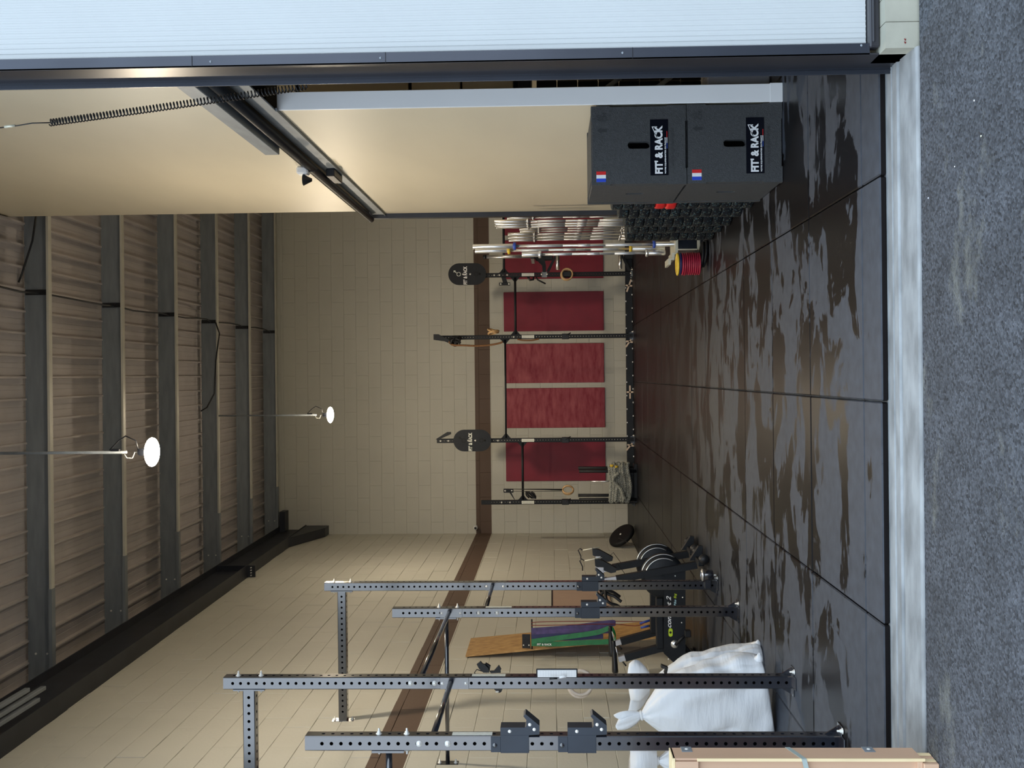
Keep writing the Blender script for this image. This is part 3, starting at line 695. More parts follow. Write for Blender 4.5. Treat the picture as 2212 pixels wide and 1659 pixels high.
# ------------------------------------------------------------------ back rig
YG = 18.64; SG = FOC / YG
def gx(px, py): return pt(px, py, Y=YG)
GR = 'perforated black posts of the back rig'
def back_post(px, py, top, label, fb=()):
    x = gx(px, py).x; L = gx(top, py).z
    t = rig_post(x, YG, L, label, [gx(a, py).z for a in fb], group=GR, m=black2)
    MB().box(-.028, .028, -.041, -.0387, gx(1154, py).z, gx(1127, py).z).build('size_label', paper, t)
    zc = gx(1222, py).z
    if py > 700: MB().box(-.05, .05, -.05, .045, zc - .06, zc + .07, .006).cyl((.02, -.07, zc), (.06, -.05, zc - .09), .01, 8).build('pin_collar', blackm, t)
    m = MB()
    return t, x
r1, x1 = back_post(1355, 591, 1000, 'back rig post under the oval logo plate nearest the barbells', (1068, 1079, 1096))
r2, x2 = back_post(1365, 725, 938, 'tall back rig post with the brown rope and pulley arm', (1110,))
r3, x3 = back_post(1365, 949, 944, 'back rig post carrying the middle oval logo plate', (952, 969, 1076))
r4, x4 = back_post(1368, 1083, 1040, 'shorter back rig post beside the battle ropes', (1084, 1102))
def hbar(xa, xb, px, py, r, label):
    z = gx(px, py).z
    t = thing('pull_up_bar', label, 'bar', (xa, YG, z)); L = xb - xa
    MB().cyl((.04, 0, 0), (L - .04, 0, 0), r, 12).build('tube', black2, t)
    for e, s in ((.0385, 1), (L - .0385, -1)):
        MB().box(e, e + s*.01, -.038, .038, -.085, .085, .001).prism([(e, -.085), (e, .085), (e + s*.09, -.01), (e + s*.09, .01)][::1] and [(e, -.085), (e + s*.09, -.012), (e + s*.09, .012), (e, .085)], -.005, .005).build('end_bracket', black2, t)
    return t
hbar(x2, x1, 1113, 650, .022, 'horizontal bar joining the barbell-side post to the brown-rope post')
hbar(x3, x2, 1092, 830, .018, 'horizontal bar across the middle of the back rig, before the chalky mats')
hbar(x4, x3, 1129, 1015, .022, 'lowest horizontal bar of the back rig, above the battle ropes')
hbar(x1, 3.45, 1088, 520, .022, 'horizontal bar from the first logo post towards the barbells')
rig_post(3.45 + .04, YG, 2.8, 'back rig post half hidden behind the white partition', group=GR, m=black2)

def stadium(w, h, n=14):
    r = w/2; p = []
    for k in range(n+1): a = PI*k/n; p.append((r*math.cos(a), h/2 - r + r*math.sin(a)))
    for k in range(n+1): a = PI + PI*k/n; p.append((r*math.cos(a), -(h/2 - r) + r*math.sin(a)))
    return p
def logo_plate(px, py, label, dark):
    c = gx(px, py); t = thing('logo_plate', label, 'plate', (c.x, YG - .075, c.z))
    MB().prism(stadium(.395, .69), -.004, .004).build('plate', black2, t)
    MB().box(-.03, .03, .004, .034, -.05, .05).build('spacer', black2, t)
    text('lettering', "FIT' & RACK", .088, whitew if not dark else paper, t, (-.19, -.0048, -.012), bold=.0035, sx=.70)
    ringm = hole_m if dark else paper
    for (zc, mm) in ((.155, ringm), (-.165, hole_m if not dark else hole_m)):
        m = MB()
        for a0 in range(4):
            seg = [((.040*math.cos(PI/2*a0 + .12 + k*.23), zc + .040*math.sin(PI/2*a0 + .12 + k*.23))) for k in range(7)]
            inn = [((.028*math.cos(PI/2*a0 + .12 + k*.23), zc + .028*math.sin(PI/2*a0 + .12 + k*.23))) for k in range(7)][::-1]
            m.prism(seg + inn, -.0055, -.004)
        if zc > 0: m.prism([(.02, zc + .045), (.03, zc + .035), (.058, zc + .063), (.068, zc + .052), (.068, zc + .092), (.030, zc + .092), (.042, zc + .076)], -.0055, -.004)
        else: m.box(-.006, .006, -.0055, -.004, zc - .085, zc - .042).box(-.022, .022, -.0055, -.004, zc - .075, zc - .055)
        m.build('emblem', mm, t)
    for zz in (.075, -.055): link('bolt', bolt_front, t, (0, -.004, zz))
logo_plate(1010, 593, 'oval black plate lettered FIT\' & RACK, nearest the barbells', False)
logo_plate(1021, 951, 'oval black plate lettered FIT\' & RACK, on the middle of the back rig', True)

# pulley arm, straps and rope on the tall back post
c = gx(945, 722)
t = thing('pulley_arm', 'black pulley arm at the top of the brown-rope post', 'pulley', (x2, YG - .09, c.z))
MB().prism([(.06, .06), (.06, -.03), (-.02, -.18), (-.10, -.32), (-.14, -.30), (-.07, -.14), (-.04, .06)], -.03, .03).build('arm', black2, t)
MB().lathe([(0, -.03), (.05, -.03), (.06, 0), (.05, .03), (0, .03)], (-.11, 0, -.33), 16, 'y').build('pulley', blackm, t)
c = gx(985, 735)
t = thing('strap_bundle', 'tangle of black straps below the pulley arm', 'strap', (c.x, YG - .12, c.z))
for k in range(5):
    a = k*1.3; pth = [(.07*math.sin(a + u*2.1)*math.cos(u), .03*math.sin(u*3 + a), .09*math.cos(a*.7 + u*1.7)) for u in [i*.4 for i in range(12)]]
    MB().tube(pth, .017, 6).build('strap', blackm, t)
def braided(pts, r, m, name, parent=None, pitch=.05):
    P_ = [Vector(p) for p in pts]; L_ = [0]
    for i in range(1, len(P_)): L_.append(L_[-1] + (P_[i]-P_[i-1]).length)
    tot = L_[-1]; N = max(8, int(tot/(pitch/6))); fine = []
    for i in range(N+1):
        s = tot*i/N; j = 0
        while j < len(L_)-2 and L_[j+1] < s: j += 1
        f = (s - L_[j])/max(1e-6, L_[j+1]-L_[j]); fine.append((P_[j].lerp(P_[j+1], f), s))
    mb = MB()
    for k in range(3):
        path = []
        for i, (p, s) in enumerate(fine):
            d = (fine[min(i+1, N)][0] - fine[max(i-1, 0)][0]).normalized(); a_ = d.orthogonal().normalized(); b_ = d.cross(a_); th = 2*PI*(s/pitch + k/3)
            path.append(p + a_*math.cos(th)*r*.5 + b_*math.sin(th)*r*.5)
        mb.tube(path, r*.62, 6)
    return mb.build(name, m, parent)
def smoothp(pts, n=6):
    P_ = [Vector(p) for p in pts]; o = []
    for i in range(len(P_)-1):
        p0, p1, p2, p3 = P_[max(i-1, 0)], P_[i], P_[i+1], P_[min(i+2, len(P_)-1)]
        for k in range(n):
            u = k/n; o.append(.5*((2*p1) + (p2-p0)*u + (2*p0-5*p1+4*p2-p3)*u*u + (3*p1-p0-3*p2+p3)*u**3))
    o.append(P_[-1]); return o
q = [pt(a, b_, Y=YG - .12) for a, b_ in ((970, 738), (978, 745), (1000, 746), (1030, 747), (1060, 745), (1080, 741), (1086, 738))]
tag(braided(smoothp(q), .018, rope_b, 'climbing_rope', pitch=.07), 'brown climbing rope sagging from the pulley arm to the rig bar', 'rope', 'brown rope on the back rig')
q = [pt(a, b_, Y=YG - .08) for a, b_ in ((1118, 733), (1130, 735), (1150, 735), (1164, 732))]
tag(braided(smoothp(q), .015, rope_b, 'climbing_rope', pitch=.06), 'short end of brown rope beside the label of the rope post', 'rope', 'brown rope on the back rig')
# wooden rings on the back rig
GW = 'wooden gym rings on the back rig'
c = pt(1066, 718, Y=YG - .12)
ringobj('gym_ring', (c.x, c.y, c.z), .095, .018, 'wooden ring lying against the brown-rope post, seen edge on, left one', wood_m, GW, (0, 1.3, .2))
ringobj('gym_ring', (c.x + .03, c.y + .06, c.z + .01), .095, .018, 'wooden ring lying against the brown-rope post, seen edge on, right one', wood_m, GW, (0, 1.85, -.2))
c = pt(1225, 592, Y=YG - .14)
ringobj('gym_ring', (c.x, c.y, c.z), .098, .016, 'wooden ring facing out on the post nearest the barbells', wood_m, GW)
ringobj('gym_ring', (c.x - .01, c.y + .05, c.z + .01), .098, .016, 'wooden ring behind another on the post nearest the barbells', wood_m, GW, (PI/2, 0, .25))
tag(MB().box(c.x - .06, c.x + .06, YG - .12, YG - .045, c.z - .09, c.z + .09, .02).build('ring_hook', blackm), 'black holder between the wooden rings on the barbell-side post', 'hook')
c = pt(1227, 1058, Y=YG - .1)
ringobj('gym_ring', (c.x, c.y, c.z), .095, .016, 'wooden ring hanging on a strap left of the battle ropes, front one', wood_m, GW, (PI/2, 0, .9))
ringobj('gym_ring', (c.x - .01, c.y + .04, c.z), .095, .016, 'wooden ring hanging on a strap left of the battle ropes, rear one', wood_m, GW, (PI/2, 0, -.5))
t = thing('ring_straps', 'black straps holding the wooden rings above the battle ropes', 'strap', (c.x, YG - .1, 0))
ztop = gx(1100, 1056).z
MB().tube([(0, 0, c.z + .09), (.01, 0, c.z + .45), (.02, 0, ztop)], [.016, .012, .004], 8).tube([(-.03, .03, c.z + .09), (-.02, 0, ztop)], .004, 6).build('strap', blackm, t)
for k in range(4):
    a = k*1.7; b0 = gx(1147, 1068); MB().tube([(b0.x - c.x + .06*math.sin(a + u*2), .03*math.cos(u*2), b0.z + .09*math.cos(a + u*1.3)) for u in [i*.45 for i in range(9)]], .013, 6).build('strap', blackm, t)
t = thing('ring_bracket', 'small black bracket on the shorter back post holding ring straps', 'bracket', (x4, YG - .06, ztop))
MB().prism([(.04, -.10), (.06, -.10), (.22, -.02), (.22, .02)], -.006, .006).box(.18, .25, -.02, .02, -.08, .10, .004).build('arm', black2, t)
for dz in (-.05, .07): link('bolt', bolt_front, t, (.215, -.02, dz))
t = thing('rig_bracket', 'black gusset bracket at the top of the middle back post', 'bracket', (x3, YG, gx(960, 949).z))
MB().prism([(.03, .16), (.03, .09), (.12, -.12), (.16, -.12), (.16, -.05)], -.03, .03).build('arm', black2, t)
t = thing('rig_bracket', 'black folding bracket beside the logo post nearest the barbells', 'bracket', (x1, YG - .05, gx(1095, 605).z))
MB().prism([(-.04, .10), (-.04, .02), (-.16, -.02), (-.17, .06)], -.006, .006).box(-.19, -.14, -.02, .02, -.06, .14, .004).build('arm', black2, t)
for dz in (-.04, .11): link('bolt', bolt_front, t, (-.165, -.02, dz))
t = thing('spring_clip', 'black spring handle below the label on the logo post nearest the barbells', 'clip', (x1, YG - .05, gx(1150, 605).z))
MB().tube([(-.04, 0, .08), (-.10, 0, .04), (-.09, 0, -.02), (-.05, 0, -.02)], .02, 8).tube([(-.05, 0, -.07), (-.10, 0, -.10), (-.17, 0, -.24)], .014, 8).build('handle', blackm, t)

# floor rail of the back rig with tape crosses
t = thing('floor_rail', 'long low black rail on the floor between the back rig posts', 'rail', (0, YG + .02, 0))
MB().box(x4 + .042, 3.4, .05, .13, 0, .125, .004).build('rail', black2, t)
m = MB().box(-.012, .012, .046, .05, -.008, .008)
mm = m.mesh('white_clip', whitew); x = x4 + .2; k = 0
while x < 2.2:
    link('white_clip', mm, t, (x, 0, .118)); link('white_clip', mm, t, (x + .12, 0, .008)); x += .245
GT = 'tape crosses on the floor rail'
def cross(px, py, ang, label):
    c = pt(px, py, Y=YG + .06); t = thing('tape_cross', label, 'tape', (c.x, YG + .066, .062), 0, GT)
    for (w, h, a) in ((.24, .028, ang), (.028, .118, ang*.3)):
        R = Matrix.Rotation(a, 3, 'Y'); m = MB().box(-w/2, w/2, -.004, -.001, -h/2, h/2); m.v = [tuple(R @ Vector(v)) for v in m.v]; m.build('tape_strip', tape_m, t)
cross(1357, 617, .35, 'pale tape cross on the floor rail nearest the barbells')
cross(1358, 738, .6, 'pale tape mark on the floor rail beside the brown-rope post')
cross(1359, 847, 0, 'straight pale tape cross on the floor rail below the chalky mats')
cross(1362, 962, .7, 'pale tape mark on the floor rail beside the middle back post')

# red mats on the back wall
def wall_mat(py0, py1, px0, px1, label, m):
    a = pt((px0+px1)/2, py0, Y=20.36); b_ = pt((px0+px1)/2, py1, Y=20.36); zt = pt(px0, (py0+py1)/2, Y=20.36).z; zb = pt(px1, (py0+py1)/2, Y=20.36).z
    t = thing('exercise_mat', label, 'mat', ((a.x+b_.x)/2, 20.375, zb), 0, 'red mats on the back wall')
    w = abs(a.x - b_.x)
    MB().box(-w/2, w/2, -.02, 0, 0, zt - zb, .006).build('pad', m, t)
wall_mat(421, 507, 1087, 1303, 'dark red mat on the back wall behind the rear barbells', red_m)
wall_mat(518, 602, 1087, 1303, 'dark red mat on the back wall behind the first logo post', red_m)
wall_mat(630, 715, 1088, 1304, 'plain red wall mat between logo post and brown-rope post', red_m)
wall_mat(742, 827, 1091, 1305, 'chalk-scuffed red wall mat just left of the brown-rope post', red2_m)
wall_mat(838, 924, 1092, 1307, 'chalk-scuffed red wall mat just right of the middle post', red2_m)
wall_mat(953, 1039, 1093, 1308, 'plain red wall mat above the battle ropes', red_m)

# roller arms on the post nearest the barbells
def roller(px, flip, label):
    z = gx(px, 590).z; t = thing('roller_arm', label, 'rig attachment', (x1, YG, z))
    s = -1 if flip else 1
    MB().box(-.05, .05, -.05, .05, -.05, .05, .004).build('collar', galv, t)
    MB().prism([(.04, -.03), (.04, .03), (.16, .02 + s*.02), (.34, s*.22), (.36, s*.10), (.30, 0), (.16, -.03)], -.055, -.04).build('side_plate', black2, t)
    MB().prism([(.05, -.04*s), (.10, -.06*s), (.36, -.20*s), (.36, -.24*s), (.05, -.09*s)] if not flip else [(.05, .04), (.36, .20), (.36, .24), (.05, .09)], -.05, .0).build('lower_arm', black2, t)
    MB().box(.26, .38, -.05, .10, -.16, .16, .01).build('head_block', black2, t)
    MB().cyl((.08, -.06, -s*.24), (.34, -.06, -s*.24), .034, 14).build('roller', chrome, t)
    for a_, c_ in ((.09, -s*.24), (.24, -s*.24), (.0, .05), (.0, -.05)): link('bolt', bolt_front, t, (a_, -.095, c_))
    return t
roller(1176, False, 'upper black roller arm on the post nearest the barbells')
roller(1368, True, 'lower black roller arm at floor height by the barbell stand')

# ------------------------------------------------------------------ battle rope on its stand
t = thing('rope_stand', 'low black stand with four uprights holding the battle rope', 'stand', (0, 0, 0))
for (px, py, tp, y) in ((1340, 1011, 1249, 18.2), (1345, 1018, 1251, 18.0), (1345, 1070, 1249, 18.2), (1352, 1079, 1251, 18.0)):
    a = pt(px, py, Y=y); b_ = pt(tp, py, Y=y); MB().cyl((a.x, y, .02), (b_.x, y, b_.z), .028, 12).build('upright', black2, t)
a = pt(1345, 1011, Y=18.1); b_ = pt(1350, 1079, Y=18.1)
MB().box(b_.x - .05, a.x + .08, 18.0, 18.2, 0, .06, .004).box(b_.x, a.x, 18.07, 18.13, .06, .40, .004).build('base_frame', black2, t)
q = pt(1280, 1040, Y=18.1); MB().cyl((q.x, 18.1, .3), (q.x, 18.1, pt(1280, 1040, Y=18.1).z + .02), .013, 10).build('centre_pin', chrome, t)
def BR(px, py, y=17.93): return pt(px, py, Y=y)
pth = []
for k in range(8):
    p0 = 1316 + k*5.6; sag = 4 + k*.4; y = 17.93 - .012*(k % 3)
    row = [(p0, 1004), (p0 + 1, 1018), (p0 + sag*.7, 1035), (p0 + sag, 1052), (p0 + sag*.8, 1068), (p0 + 2, 1081)]
    if k % 2: row = row[::-1]
    pth += [BR(a_, b_, y) for a_, b_ in row]
    e = row[-1]; pth.append(BR(e[0] + 3, e[1] + (3 if e[1] > 1040 else -3), y + .06))
t = thing('battle_rope', 'thick grey braided battle rope draped in loops over its stand', 'rope', (0, 0, 0))
braided(smoothp(pth, 5), .030, braid_m, 'rope', t, pitch=.11)
braided(smoothp([BR(a_, b_, 17.85) for a_, b_ in ((1337, 1022), (1327, 1030), (1325, 1040), (1334, 1048), (1342, 1058), (1346, 1070), (1350, 1078))]), .030, braid_m, 'knotted_end', t, pitch=.11)
for (px, py) in ((1322, 1006), (1331, 1008)):
    q = BR(px, py, 17.90); MB().lathe([(.0, -.02), (.034, -.018), (.036, .018), (0, .02)], q, 12, 'x').build('yellow_band', yellow, t)

# ------------------------------------------------------------------ barbells
def barbell(x, y, ztop, L, sl_, label, grp, collar=None, rs=.025):
    t = thing('barbell', label, 'barbell', (x, y, ztop - L), 0, grp)
    MB().cyl((0, 0, sl_), (0, 0, L - sl_), .0138, 14).build('shaft', chrome, t)
    if L - 2*sl_ > 1.0:
        for z0, z1 in ((sl_ + .12, L/2 - .21), (L/2 + .21, L - sl_ - .12), (L/2 - .06, L/2 + .06)): MB().cyl((0, 0, z0), (0, 0, z1), .0146, 14).build('knurling', knurl, t)
    for z0, z1 in ((0, sl_), (L - sl_, L)): MB().lathe([(0, z0), (rs - .003, z0), (rs, z0 + .003), (rs, z1 - .003), (rs - .003, z1), (0, z1)], (0, 0, 0), 18).build('sleeve', chrome, t)
    for zc in (sl_, L - sl_): MB().lathe([(.026, zc - .014), (.038, zc - .012), (.038, zc + .012), (.026, zc + .014)], (0, 0, 0), 18).build('collar_ring', collar or chrome, t)
    return t
GBB = 'barbells standing upright'
def bb(px, py, Y, L, sl_, label, collar=None, zt=None, rs=.025):
    c = pt(px, py, Y=Y); return barbell(c.x, Y, c.z if zt is None else zt, L, sl_, label, GBB, collar, rs)
bb(1094, 463, 15.7, 2.20, .415, 'upright barbell, rearmost one closest to the white partition end')
bb(1095, 471, 16.2, 2.19, .415, 'upright barbell, second behind the partition end')
bb(1068, 479, 12.75, 2.19, .415, 'upright barbell in the trio of tallest rear bars, nearest the partition')
bb(1070, 485, 13.0, 2.19, .415, 'upright barbell, middle of the trio of tallest rear bars')
bb(1072, 490, 13.2, 2.19, .415, 'upright barbell in the tall rear trio, furthest from the partition')
bb(1122, 495, 16.9, 2.01, .32, 'shorter upright barbell with a short thick sleeve, right of the pair')
bb(1123, 500, 17.2, 2.01, .32, 'shorter upright barbell with a short sleeve, left of the pair')
bb(1097, 506, 16.0, 2.19, .415, 'upright barbell left of the short-sleeved pair')
bb(1098, 513, 16.3, 2.19, .415, 'upright barbell, dull one between two bright rear bars')
bb(1099, 519, 16.5, 2.19, .415, 'upright barbell, leftmost of the rear group')
b1 = bb(1021, 533, 10.12, 2.20, .415, 'front upright barbell with blue collar rings, on the pale stepped stand', blue)
b2 = bb(1026, 542, 10.24, 1.89, .34, 'front upright barbell with a yellow collar ring, on the pale stepped stand', yellow)
b3 = bb(1127, 550, 10.12, 1.41, .18, 'front short technique barbell on the pale stepped stand')
c = pt(1045, 555, Y=17.9); zz = pt(1147, 555, Y=17.9).z
t = thing('storage_horn', 'chrome tube with a black cap standing on the upper roller arm', 'tube', (c.x, 17.9, 0))
MB().cyl((0, 0, zz), (0, 0, c.z - .04), .032, 16).build('tube', chrome, t)
MB().cyl((0, 0, c.z - .045), (0, 0, c.z + .01), .036, 16).build('end_cap', blackm, t)
MB().box(-.05, .05, -.05, .74, zz - .06, zz + .01, .01).build('mount', black, t)

# stand of the front barbells
q0 = pt(1466, 538, Y=10.02)
t = thing('barbell_stand', 'black barbell stand with pale stepped plates, beside the small red discs', 'stand', (q0.x, 10.02, 0)); t.scale = (1, 1, .92)
bx_ = b1.location.x - q0.x; by_ = b1.location.y - 10.02
MB().box(.0, .30, .0, .006, .06, .262).build('front_side', black, t); MB().box(.0, .30, .414, .42, .06, .262).build('rear_side', black, t)
MB().box(.0, .006, .006, .414, .06, .262).build('left_side', black, t); MB().box(.294, .30, .006, .414, .06, .262).build('right_side', black, t)
MB().prism([(-.01, -.012), (.31, -.012), (.31, .43), (-.01, .43)], .262, .290, 'z', [[(bx_ + .03*math.cos(2*PI*k/16), by_ + .03*math.sin(2*PI*k/16)) for k in range(16)]]).build('top_plate', ivory, t)
MB().box(-.012, .0, -.015, .0, .05, .262, .001).build('corner_strip', ivory, t); MB().box(-.012, .31, -.015, 0, .03, .06, .001).build('foot_strip', ivory, t)
MB().box(-.01, .31, 0, .42, 0, .03, .002).build('foot', rafter_m, t)
MB().prism([(-.01, .262), (-.01, .290), (-.035, .290), (-.035, .325), (-.09, .325), (-.09, .365), (-.15, .365), (-.15, .340), (-.105, .335), (-.105, .30), (-.05, .295), (-.05, .262)], .0, .30).build('stepped_plate', ivory, t)
# small discs beside the stand
def disc(R_, th, hole=.026): return MB().lathe([(hole, 0), (R_ - .01, 0), (R_, .005), (R_, th - .005), (R_ - .01, th), (R_*.75, th), (R_*.72, th - .004), (.05, th - .004), (.045, th), (hole, th), (hole, 0)], (0, 0, 0), 32)
cc = pt(1510, 560, Y=9.80); GD = 'small discs stacked by the barbell stand'
zc = .0
md = disc(.135, .022)
for k in range(2):
    tag(md.build('weight_disc', rubber_dark, None, loc=(cc.x + .05 - .02*k, 9.76 + .02*k, zc + .012), rot=(0, .10, 0)), ['flat black disc under the small red discs, lowest one', 'flat black disc directly under the small red discs'][k], 'weight plate', GD); zc += .028
zc += .012
names = ['lowest', 'second from the bottom', 'third from the bottom', 'fourth from the bottom', 'middle', 'fourth from the top', 'third from the top', 'second from the top', 'topmost']
dr = disc(.108, .0185).mesh('weight_disc', redp)
xr = pt(1490, 570, Y=9.77).x
for k in range(9):
    tag(link('weight_disc', dr, None, (xr + random.uniform(-.003, .003), 9.77 + random.uniform(-.003, .003), zc)), 'small red disc stacked by the barbell stand, ' + names[k] + ' of the red ones', 'weight plate', GD); zc += .0195
tag(disc(.106, .024).build('weight_disc', navy, None, loc=(xr + .004, 9.77, zc)), 'small navy disc between the yellow disc and the red stack', 'weight plate', GD); zc += .025
tag(disc(.108, .02).build('weight_disc', yellow, None, loc=(xr - .002, 9.77, zc)), 'small yellow disc on top of the small disc stack', 'weight plate', GD)

# ------------------------------------------------------------------ stacks of bumper plates
pl_me = MB().lathe([(.026, 0), (.19, 0), (.20, .004), (.214, .002), (.2225, .005), (.225, .010), (.225, .069), (.2225, .074), (.214, .0775), (.20, .076), (.19, .078), (.026, .078)], (0, 0, 0), 40).mesh('bumper_plate', speckle_m)
hub_me = MB().lathe([(.0255, -.001), (.045, -.001), (.045, .079), (.0255, .079)], (0, 0, 0), 20).mesh('steel_hub', galv)
rp_me = MB().lathe([(.026, 0), (.205, 0), (.222, .008), (.225, .02), (.225, .060), (.222, .072), (.205, .078), (.026, .078)], (0, 0, 0), 40).mesh('bumper_plate', redbright)
stacks = [(1.440, 7.58, 13, 'nearest'), (1.445, 8.04, 12, 'second'), (1.44, 8.50, 11, 'third'), (1.45, 8.96, 10, 'fourth'), (1.445, 9.42, 10, 'furthest')]
ords = ['bottom', 'second from the floor', 'third from the floor', 'fourth from the floor', 'fifth from the floor', 'sixth from the floor', 'seventh from the floor', 'eighth from the floor', 'ninth from the floor', 'tenth from the floor', 'eleventh from the floor', 'twelfth from the floor', 'top']
for (sx_, sy_, n, nm) in stacks:
    for k in range(n):
        red = nm == 'nearest' and k in (7, 8)
        if nm == 'nearest' and k == n-1: w = 'topmost'
        else: w = 'topmost' if k == n-1 else ords[k]
        lab = ('bright red bumper plate in the nearest stack, ' + ('lower' if k == 7 else 'upper') + ' of the two') if red else f'black speckled bumper plate, {w}, in the {nm} stack from the boxes'
        o = link('bumper_plate', rp_me if red else pl_me, None, (sx_ + random.uniform(-.003, .003), sy_ + random.uniform(-.002, .002), .0792*k), (0, 0, random.uniform(0, 6)))
        tag(o, lab, 'weight plate', 'bumper plates stacked along the white partition')
        if k >= n-2: link('steel_hub', hub_me, o)

# ------------------------------------------------------------------ the two foam jump boxes
def notched(w, h, d, a0, a1):
    return [(0, 0), (w*a0, 0), (w*a0, d), (w*a1, d), (w*a1, 0), (w, 0), (w, h*a0), (w - d, h*a0), (w - d, h*a1), (w, h*a1), (w, h), (w*a1, h), (w*a1, h - d), (w*a0, h - d), (w*a0, h), (0, h), (0, h*a1), (d, h*a1), (d, h*a0), (0, h*a0)]
def slot(cx_, cz_, r, hl, n=8):
    return [(cx_ + r*math.cos(PI*k/n), cz_ + hl + r*math.sin(PI*k/n)) for k in range(n+1)] + [(cx_ + r*math.cos(PI + PI*k/n), cz_ - hl + r*math.sin(PI + PI*k/n)) for k in range(n+1)]
def jump_box(x, y, z, label):
    w, h, D = .502, .603, .75
    t = thing('jump_box', label, 'box', (x, y, z), 0, 'black foam jump boxes')
    MB().prism(notched(w, h, .006, .2, .8), 0, .045, 'y', [slot(w*.5, h*.50, .023, .048)]).build('front_panel', foam_m, t)
    MB().prism([(.046, .006), (D - .006, .006), (D - .006, h - .006), (.046, h - .006)], .004, .045, 'x', [slot(D*.47, h*.5, .023, .04)]).build('side_panel', foam_m, t)
    MB().box(w - .045, w - .004, .046, D - .006, .006, h - .006).build('side_panel', foam_m, t)
    MB().box(.046, w - .046, .046, D - .006, h - .045, h - .001).build('top_panel', foam_m, t)
    MB().box(.046, w - .046, .046, D - .006, .001, .045).build('bottom_panel', foam_m, t)
    MB().box(.0, w, D - .045, D, .0, h).build('back_panel', foam_m, t)
    lz, lx = .115, .057; lw, lh = .355, .114
    lb = MB().box(lx, lx + lw, -.0025, 0, lz, lz + lh, 0).build('brand_label', mat('label_black_gloss', (.006, .007, .012), .12, 0) if 'label_black_gloss' not in MT else MT['label_black_gloss'], t)
    text('lettering', "FIT' & RACK", .064, whitew, lb, (lx + .008, -.0032, lz + .026), bold=.0028, sx=.885)
    MB().prism([(lx + .235, lz + .072), (lx + .31, lz + .104), (lx + .31, lz + .070), (lx + .305, lz + .070), (lx + .305, lz + .097), (lx + .24, lz + .069)], -.004, -.0025).build('drawn_rack', whitew, lb)
    text('slogan', 'VOTRE EQUIPEMENTIER EN FRANCE', .0125, whitew, lb, (lx + .010, -.0032, lz + .012), bold=.0003, sx=1.13)
    for (a, c_, mm) in ((.17, .205, blue), (.205, .240, whitew), (.240, .280, redbright)): MB().box(lx + a, lx + c_, -.0034, -.0025, lz + .006, lz + .010).build('tricolour_line', mm, lb)
    fg = MB().box(.02, .087, -.0015, 0, .512, .572).build('flag_sticker', whitew, t)
    MB().box(.02, .042, -.002, -.0015, .512, .572).build('blue_stripe', mat('flag_blue', (.02, .07, .60), .4) if 'flag_blue' not in MT else MT['flag_blue'], fg)
    MB().box(.065, .087, -.002, -.0015, .512, .572).build('red_stripe', redbright, fg)
    em = MT.get('embossed_foam') or mat('embossed_foam', (.030, .032, .035), .55)
    text('embossed_size', '60', .040, em, t, (w - .095, -.0012, h - .072), ext=.0006); text('embossed_size', 'CM', .040, em, t, (w - .10, -.0012, h - .106), ext=.0006)
    MB().prism([(w - .165, h - .10), (w - .145, h - .10), (w - .145, h - .065), (w - .135, h - .065), (w - .155, h - .035), (w - .175, h - .065), (w - .165, h - .065)], -.001, 0).build('embossed_arrow', em, t)
    text('embossed_line', '60 X 75 X 50 SOFT PLYO\u00ae', .021, em, t, (.115, -.0012, .075), ext=.0005)
    return t
q = pt(1692, 393, Y=6.55)
xb = q.x
jump_box(xb, 6.55, 0.004, 'black foam jump box on the floor, lower of the two before the partition')
jump_box(xb - .004, 6.545, .611, 'black foam jump box stacked on another, upper of the two')

# ------------------------------------------------------------------ exercise bikes
YA = 10.05; SB = FOC/YA
O = pt(1500, 1243, Y=YA); OX = O.x
def Q(px, py):
    p = pt(px, py, Y=YA); return (p.x - OX, p.z)
def q3(px, py, y=0.0): a, c_ = Q(px, py); return Vector((a, y, c_))
t = thing('exercise_bike', 'black exercise bike side on, the near one with lime and white lettering', 'exercise bike', (OX, YA, 0), 0, 'black exercise bikes')
MB().prism([Q(1432, 1222), Q(1478, 1222), Q(1478, 1408), Q(1500, 1452), Q(1487, 1458), Q(1432, 1406)], -.095, .075).build('body', black2, t)
MB().box(Q(1418, 1400)[0], Q(1418, 1290)[0], -.045, .045, Q(1432, 1340)[1], Q(1417, 1340)[1], .008).build('top_cover', black2, t)
fw = Q(1432, 1243)
MB().lathe([(0, -.080), (.17, -.080), (.205, -.06), (.213, -.04), (.213, .04), (.205, .06), (.17, .080), (0, .080)], (fw[0], 0, fw[1]), 44, 'y').build('flywheel_housing', black2, t)
for R_, yy in ((.214, -.050), (.180, -.083)):
    MB().tube([(fw[0] + R_*math.cos(2*PI*k/48), yy, fw[1] + R_*math.sin(2*PI*k/48)) for k in range(-4, 12)], .005, 6).build('silver_rim', chrome, t)
a = q3(1502, 1216); b_ = q3(1330, 1247)
def slab(a, b, w, y0, y1):
    d = (b - a).normalized(); n_ = Vector((-d.z, 0, d.x)) * w/2
    return [((a+n_).x, (a+n_).z), ((b+n_).x, (b+n_).z), ((b-n_).x, (b-n_).z), ((a-n_).x, (a-n_).z)]
MB().prism(slab(a, b_, .065, 0, 0), -.125, -.060).build('stem_tube', black2, t)
MB().prism(slab(b_, q3(1305, 1251), .056, 0, 0), -.118, -.068).build('stem_post', ltgrey, t)
MB().box(Q(1300, 1252)[0], Q(1300, 1221)[0], -.118, -.068, Q(1303, 1240)[1], Q(1291, 1240)[1], .003).build('monitor_arm', ltgrey, t)
MB().prism([Q(1284, 1204), Q(1300, 1207), Q(1331, 1224), Q(1329, 1232), Q(1318, 1234), Q(1298, 1226), Q(1285, 1219)], -.10, -.02).build('monitor', blackm, t)
